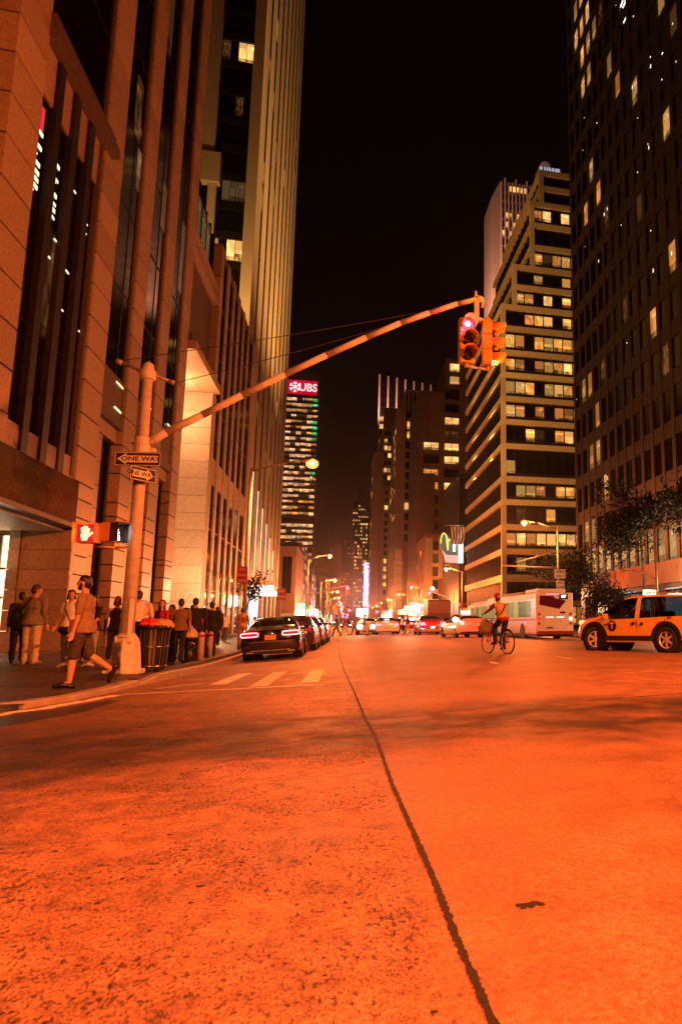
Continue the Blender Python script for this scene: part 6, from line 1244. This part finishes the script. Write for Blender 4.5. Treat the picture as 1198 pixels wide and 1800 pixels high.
p, _ = person('person in orange-lit pale shirt by the kerb behind the black car roof', SW(-4.3, 33.0), 0.0, 1.8, top=LAMPLIT_ORANGE, sleeve=0.4, low=KHAKI, arms=((0.1, 0.6, 0.2), (0.1, 0.6, 0.2)))  # orange lamp light is painted into the pale shirt's colour
# people crossing the avenue far off
frng = random.Random(5); tops = (WHT, BLK, REDC, TAN, BLUEC); flabel = 'one of the small pedestrians crossing the far side of the junction'
for i, x in enumerate((-1.2, -0.6, 0.1, 0.9, 1.7, 5.2, 5.7)):
    y = 56 + frng.uniform(-2, 6) if i < 5 else 66
    person({2: 'tiny walking figure in dark clothes left of the taxis, legs apart', 5: 'pale-shirted pedestrian between the yellow taxi and the red saloon', 6: 'dark pedestrian just right of the pale-shirted one'}.get(i, flabel), (x, y, gz(x, y)), frng.choice((LEFT, RIGHT)), frng.uniform(1.6, 1.85), legs=((0.35, 0.1), (-0.3, 0.3)), top=tops[i % 5], sleeve=0.6, low=BLK if i % 2 else KHAKI, group='pedestrians crossing far up the avenue')
for i in range(16):
    x = frng.uniform(-9, -4.6) if i % 2 else frng.uniform(18, 21.5); y = frng.uniform(40, 72) if i < 8 else frng.uniform(92, 150)
    person('one of the small pedestrians on the far pavements', (x, y, gz(-3.6 if x < 0 else 17, y) + 0.15), frng.choice((0, PI)), frng.uniform(1.6, 1.85), legs=((0.2, 0.05), (-0.2, 0.15)), top=frng.choice(tops), sleeve=0.6, low=frng.choice((BLK, KHAKI, JEAN)), group='pedestrians on the far pavements')

# ------------------------------------------------------------------ cyclist and bicycles
FRAME = mat('bike_black', (0.015, 0.012, 0.012), 0.3)
def bicycle(label, frame=FRAME, r=0.345, group=None):
    t = thing('bicycle', label, 'bicycle', group=group); wb = 1.06
    for y in (0, wb):
        b = MB(); n = 28
        P = [(0, y + r * math.cos(2 * PI * k / n), r + r * math.sin(2 * PI * k / n)) for k in range(n + 1)]; b.tube(P, 0.021, 6); w = b.build('wheel', TIRE, t, True)
        b = MB(); rr = r - 0.025; b.tube([(0, y + rr * math.cos(2 * PI * k / n), r + rr * math.sin(2 * PI * k / n)) for k in range(n + 1)], 0.012, 5); b.build('rim', RIM, w, True)
        b = MB()
        for k in range(14): a = 2 * PI * k / 14; b.cyl((0.015 * (-1) ** k, y, r), (0, y + rr * math.cos(a), r + rr * math.sin(a)), 0.0025, 0.0025, 4)
        b.cyl((-0.04, y, r), (0.04, y, r), 0.022, 0.022, 10); b.build('spokes', CHROME, w)
    bb = (0, 0.43, 0.29); st = (0, 0.3, 0.82); hd_ = (0, 0.86, 0.86); hb = (0, 0.89, 0.72)
    b = MB(); b.tube([bb, st], 0.017, 8); b.tube([st, hd_], 0.015, 8); b.tube([bb, hb], 0.019, 8); b.tube([hd_, hb], 0.02, 8)
    for s in (1, -1): b.tube([(s * 0.05, 0, r), bb], 0.01, 6); b.tube([(s * 0.05, 0, r), st], 0.009, 6); b.tube([hb, (s * 0.05, 0.95, 0.55), (s * 0.05, wb, r)], 0.012, 6)
    b.build('frame', frame, t, True)
    b = MB(); b.tube([(0, 0.86, 0.86), (0, 0.85, 0.98), (0, 0.92, 1.02)], 0.014, 6); b.tube([(-0.27, 0.8, 1.03), (-0.15, 0.92, 1.03), (0.15, 0.92, 1.03), (0.27, 0.8, 1.03)], 0.013, 6); b.build('handlebar', frame, t, True)
    b = MB(); b.ell((0, 0.25, 0.92), (0.07, 0.13, 0.03), 12, 8); b.cyl(st, (0, 0.27, 0.91), 0.013, 0.013, 8); b.build('saddle', PLAST, t, True)
    b = MB(); b.cyl((0.05, 0.43, 0.29), (0.06, 0.43, 0.29), 0.09, 0.09, 20); b.tube([(0.08, 0.43, 0.29), (0.08, 0.43, 0.13)], 0.012, 6); b.tube([(-0.08, 0.43, 0.29), (-0.08, 0.43, 0.45)], 0.012, 6); b.box((0.08, 0.18), (0.38, 0.48), (0.115, 0.14)); b.box((-0.18, -0.08), (0.38, 0.48), (0.44, 0.465)); b.build('crankset', CHROME, t)
    b = MB(); b.tube([(0, 0.02 + 0.38 * math.cos(a), r + 0.38 * math.sin(a)) for a in [0.9 + 0.25 * k for k in range(7)]], 0.012, 5); b.build('mudguard', PLAST, t, True)
    return t
CYR = math.radians(21)
bk = bicycle('black bicycle ridden by the helmeted cyclist across the junction'); cyx, cyy = 4.93, 21.35
place(bk, (cyx, cyy, gz(cyx, cyy)), CYR, s=1.06)
rd, hd = person('cyclist in red helmet and sleeves with beige vest and dark trousers riding a black bicycle', (0, 0, 0), 0, 1.78, legs=((0.95, 1.1), (0.35, 0.42)), arms=((1.05, 0.18, 0.05), (1.05, 0.18, 0.05)), top=cl('vest', (0.46, 0.33, 0.17)), sleeve=0.0, low=BLK, lean=0.42, hip_z=0.93, seat=0.0, hair=HAIRK, head_tilt=-0.2, shoe=BLK, slim=1.08)
place(rd, (cyx - math.sin(CYR) * 0.25, cyy + math.cos(CYR) * 0.25, gz(cyx, cyy) + 0.1), CYR, s=1.04)
def lean_pt(x, y, z): L = 0.42; dz = z - 0.93; return (x, y * math.cos(L) + dz * math.sin(L), 0.93 + dz * math.cos(L) - y * math.sin(L))
b = MB()
for s in (-1, 1):
    sh = Vector(lean_pt(s * 0.2, 0, 1.40)); el = limb(sh, 0.29, 1.05, s * 0.05); wr = limb(el, 0.22, 1.23, 0); cap(b, sh, el, 0.066, 0.055); cap(b, el, wr, 0.052, 0.04)
b.ell(lean_pt(0, -0.02, 0.95), (0.2, 0.15, 0.09), 14, 10); voxel(b.build('red_jersey', cl('jersey', (0.3, 0.01, 0.02)), rd, True), 0.016, 3, 0.02)
hc = Vector(lean_pt(0, 0.03, 1.66)); b = MB(); b.ell(hc + Vector((0, -0.02, 0.05)), (0.105, 0.135, 0.095), 18, 12); o = b.build('helmet', mat('helmet_red', (0.4, 0.012, 0.025), 0.25, coat=0.6), rd, True)
b = MB(); b.box((-0.02, 0.02), (hc.y - 0.165, hc.y - 0.14), (hc.z + 0.02, hc.z + 0.07), 0.005); b.build('reflector', WHITEP, rd)
b = MB(); b.tube([lean_pt(0.16, 0.05, 1.44), lean_pt(0.13, -0.1, 1.4), lean_pt(0.04, -0.14, 1.25), lean_pt(-0.1, -0.13, 1.08), lean_pt(-0.17, 0.0, 1.02), lean_pt(-0.1, 0.13, 1.15), lean_pt(0.1, 0.13, 1.38)], 0.02, 6); b.build('sling_strap', BLK, rd, True)
sack = lump('delivery_bag', 'bulky beige bag slung at the front of the black bicycle', 'bag', (0, 0, 0), (0.2, 0.3, 0.22), mat('bag_beige', (0.42, 0.3, 0.18), 0.8), 4, 0.35); sack.matrix_basis = bk.matrix_basis @ T(-0.03, 1.12, 0.76)
b = MB(); b.tube([(-0.16, 0.95, 0.84), (-0.24, 1.15, 0.72), (-0.14, 1.36, 0.66)], 0.02, 6); o = b.build('bag_strap', BLK, None, True); tag(o, 'black strap across the beige bag on the bicycle', 'bag strap'); o.matrix_basis = bk.matrix_basis
# parked bicycles between the bus and the taxi
for i in range(5):
    f = (REDP, FRAME, REDP, mat('bike_white', (0.6, 0.6, 0.6), 0.3), REDP)[i]
    q = bicycle(('red bicycle leaning nearest the bus tail', 'black bicycle in the parked row by the bus', 'second red bicycle in the middle of the parked row', 'white bicycle in the parked row by the taxi bonnet', 'third red bicycle closest to the taxi bonnet')[i], f, group='bicycles parked between bus and taxi')
    x = 17.7 + 0.55 * i; y = 46.5 - 0.3 * i; q.matrix_basis = T(x, y, gz(17, y) + 0.15) @ Matrix.Rotation(PI * 0.62 + 0.12 * i, 4, 'Z') @ Matrix.Rotation(0.12, 4, 'Y')
# ------------------------------------------------------------------ street trees
def tree(label, x, y, z0, h, cr_, cz_, rz_, seed, n=2600, leaf=0.16, trunk=0.14, z=None, droop=0.0):
    r = random.Random(seed); t = thing('street_tree', label, 'tree', (x, y, z0)); b = MB(); tips = []
    top = Vector((x + r.uniform(-0.3, 0.3), y, z0 + cz_)); mid = Vector((x + r.uniform(-0.15, 0.15), y, z0 + cz_ * 0.5))
    b.tube([(x, y, z0 - 0.1), mid, top, top + Vector((0.2, 0, rz_ * 0.6))], [trunk, trunk * 0.8, trunk * 0.55, trunk * 0.2], 9)
    for k in range(12):
        a = r.uniform(0, 2 * PI); st = mid.lerp(top, r.uniform(0.55, 1.2)); d = Vector((math.cos(a) * cr_ * r.uniform(0.5, 0.95), math.sin(a) * cr_ * r.uniform(0.5, 0.95), rz_ * r.uniform(-0.35, 0.8))); e = st + d; m_ = st + d * 0.5 + Vector((0, 0, 0.25))
        b.tube([st, m_, e], [trunk * 0.35, trunk * 0.22, trunk * 0.08], 6); tips += [m_, e]
        for _ in range(3): q = m_ + Vector((r.uniform(-1, 1), r.uniform(-1, 1), r.uniform(-0.4, 0.7))) * cr_ * 0.35; b.tube([m_, q], [trunk * 0.12, trunk * 0.04], 5); tips.append(q)
    b.build('trunk', BARK, t, True)
    cl_ = [(p, r.uniform(0.3, 0.62) * cr_ * 0.55) for p in tips]
    bm = bmesh.new()
    for _ in range(n):
        c, rad = r.choice(cl_); v = Vector((r.gauss(0, 0.5), r.gauss(0, 0.5), r.gauss(0, 0.42))) * rad; p = c + v; p.z -= droop * r.random()
        s = leaf * r.uniform(0.6, 1.25); q = Matrix.Rotation(r.uniform(0, 2 * PI), 3, 'Z') @ Matrix.Rotation(r.uniform(-1.1, 1.1), 3, 'X') @ Matrix.Rotation(r.uniform(-0.6, 0.6), 3, 'Y')
        vs = [bm.verts.new(p + q @ Vector(k)) for k in ((0, -s, 0), (s * 0.48, -s * 0.1, s * 0.12), (0, s, 0), (-s * 0.48, -s * 0.1, s * 0.12))]; bm.faces.new(vs)
    me = bpy.data.meshes.new('crown'); bm.to_mesh(me); bm.free(); me.materials.append(LEAF); link(bpy.data.objects.new('crown', me), t)
    return t
zr = gz(17, 50) + 0.15
tree('broad street tree overhanging the bus, in front of the terraced building', 19.5, 60, zr, 9, 3.7, 5.0, 3.0, 11, 6500, 0.16)
tree('low street tree behind the bus tail with drooping leaves', 19.8, 51, zr, 7, 2.3, 3.2, 1.9, 12, 3400, 0.14, droop=0.8)
tree('tall dark street tree at the right edge in front of the bronze office block', 19.9, 44.5, zr, 11, 3.4, 8.0, 3.4, 13, 7000, 0.16)
tree('street tree cut by the right edge of the picture', 20.4, 37.5, zr, 11, 3.0, 7.4, 2.6, 14, 3000, 0.17)
tree('thin young tree with sparse leaves behind the red parking sign', -4.7, 37.0, sz(-4.7, 37), 6, 1.1, 2.6, 1.2, 15, 260, 0.13, trunk=0.05)
lp = thing('street_lamp', 'unlit grey lamp pole with short bent arm above the taxi roof', 'street lamp', (18.5, 39.5, zr)); b = MB(); b.cyl((18.5, 39.5, zr), (18.5, 39.5, zr + 7.2), 0.11, 0.08, 10); b.build('pole', GALV, lp, True); b = MB(); b.tube([(18.5, 39.5, zr + 3.6), (17.7, 39.5, zr + 4.0), (16.9, 39.5, zr + 4.15), (16.4, 39.5, zr + 4.1)], 0.035, 6); b.build('arm', GALV, lp, True); b = MB(); b.ell((16.3, 39.5, zr + 4.08), (0.25, 0.1, 0.07), 10, 6); b.build('lamp_head', GALV, lp, True)

# lettering to plain meshes
dg = bpy.context.evaluated_depsgraph_get()
for o in [q for q in S.objects if q.type == 'FONT']:
    me = bpy.data.meshes.new_from_object(o.evaluated_get(dg)); nm = o.name; n = bpy.data.objects.new('tmp', me); COL.objects.link(n)
    n.parent = o.parent; n.matrix_parent_inverse = o.matrix_parent_inverse.copy(); n.matrix_basis = o.matrix_basis.copy(); bpy.data.objects.remove(o); n.name = nm
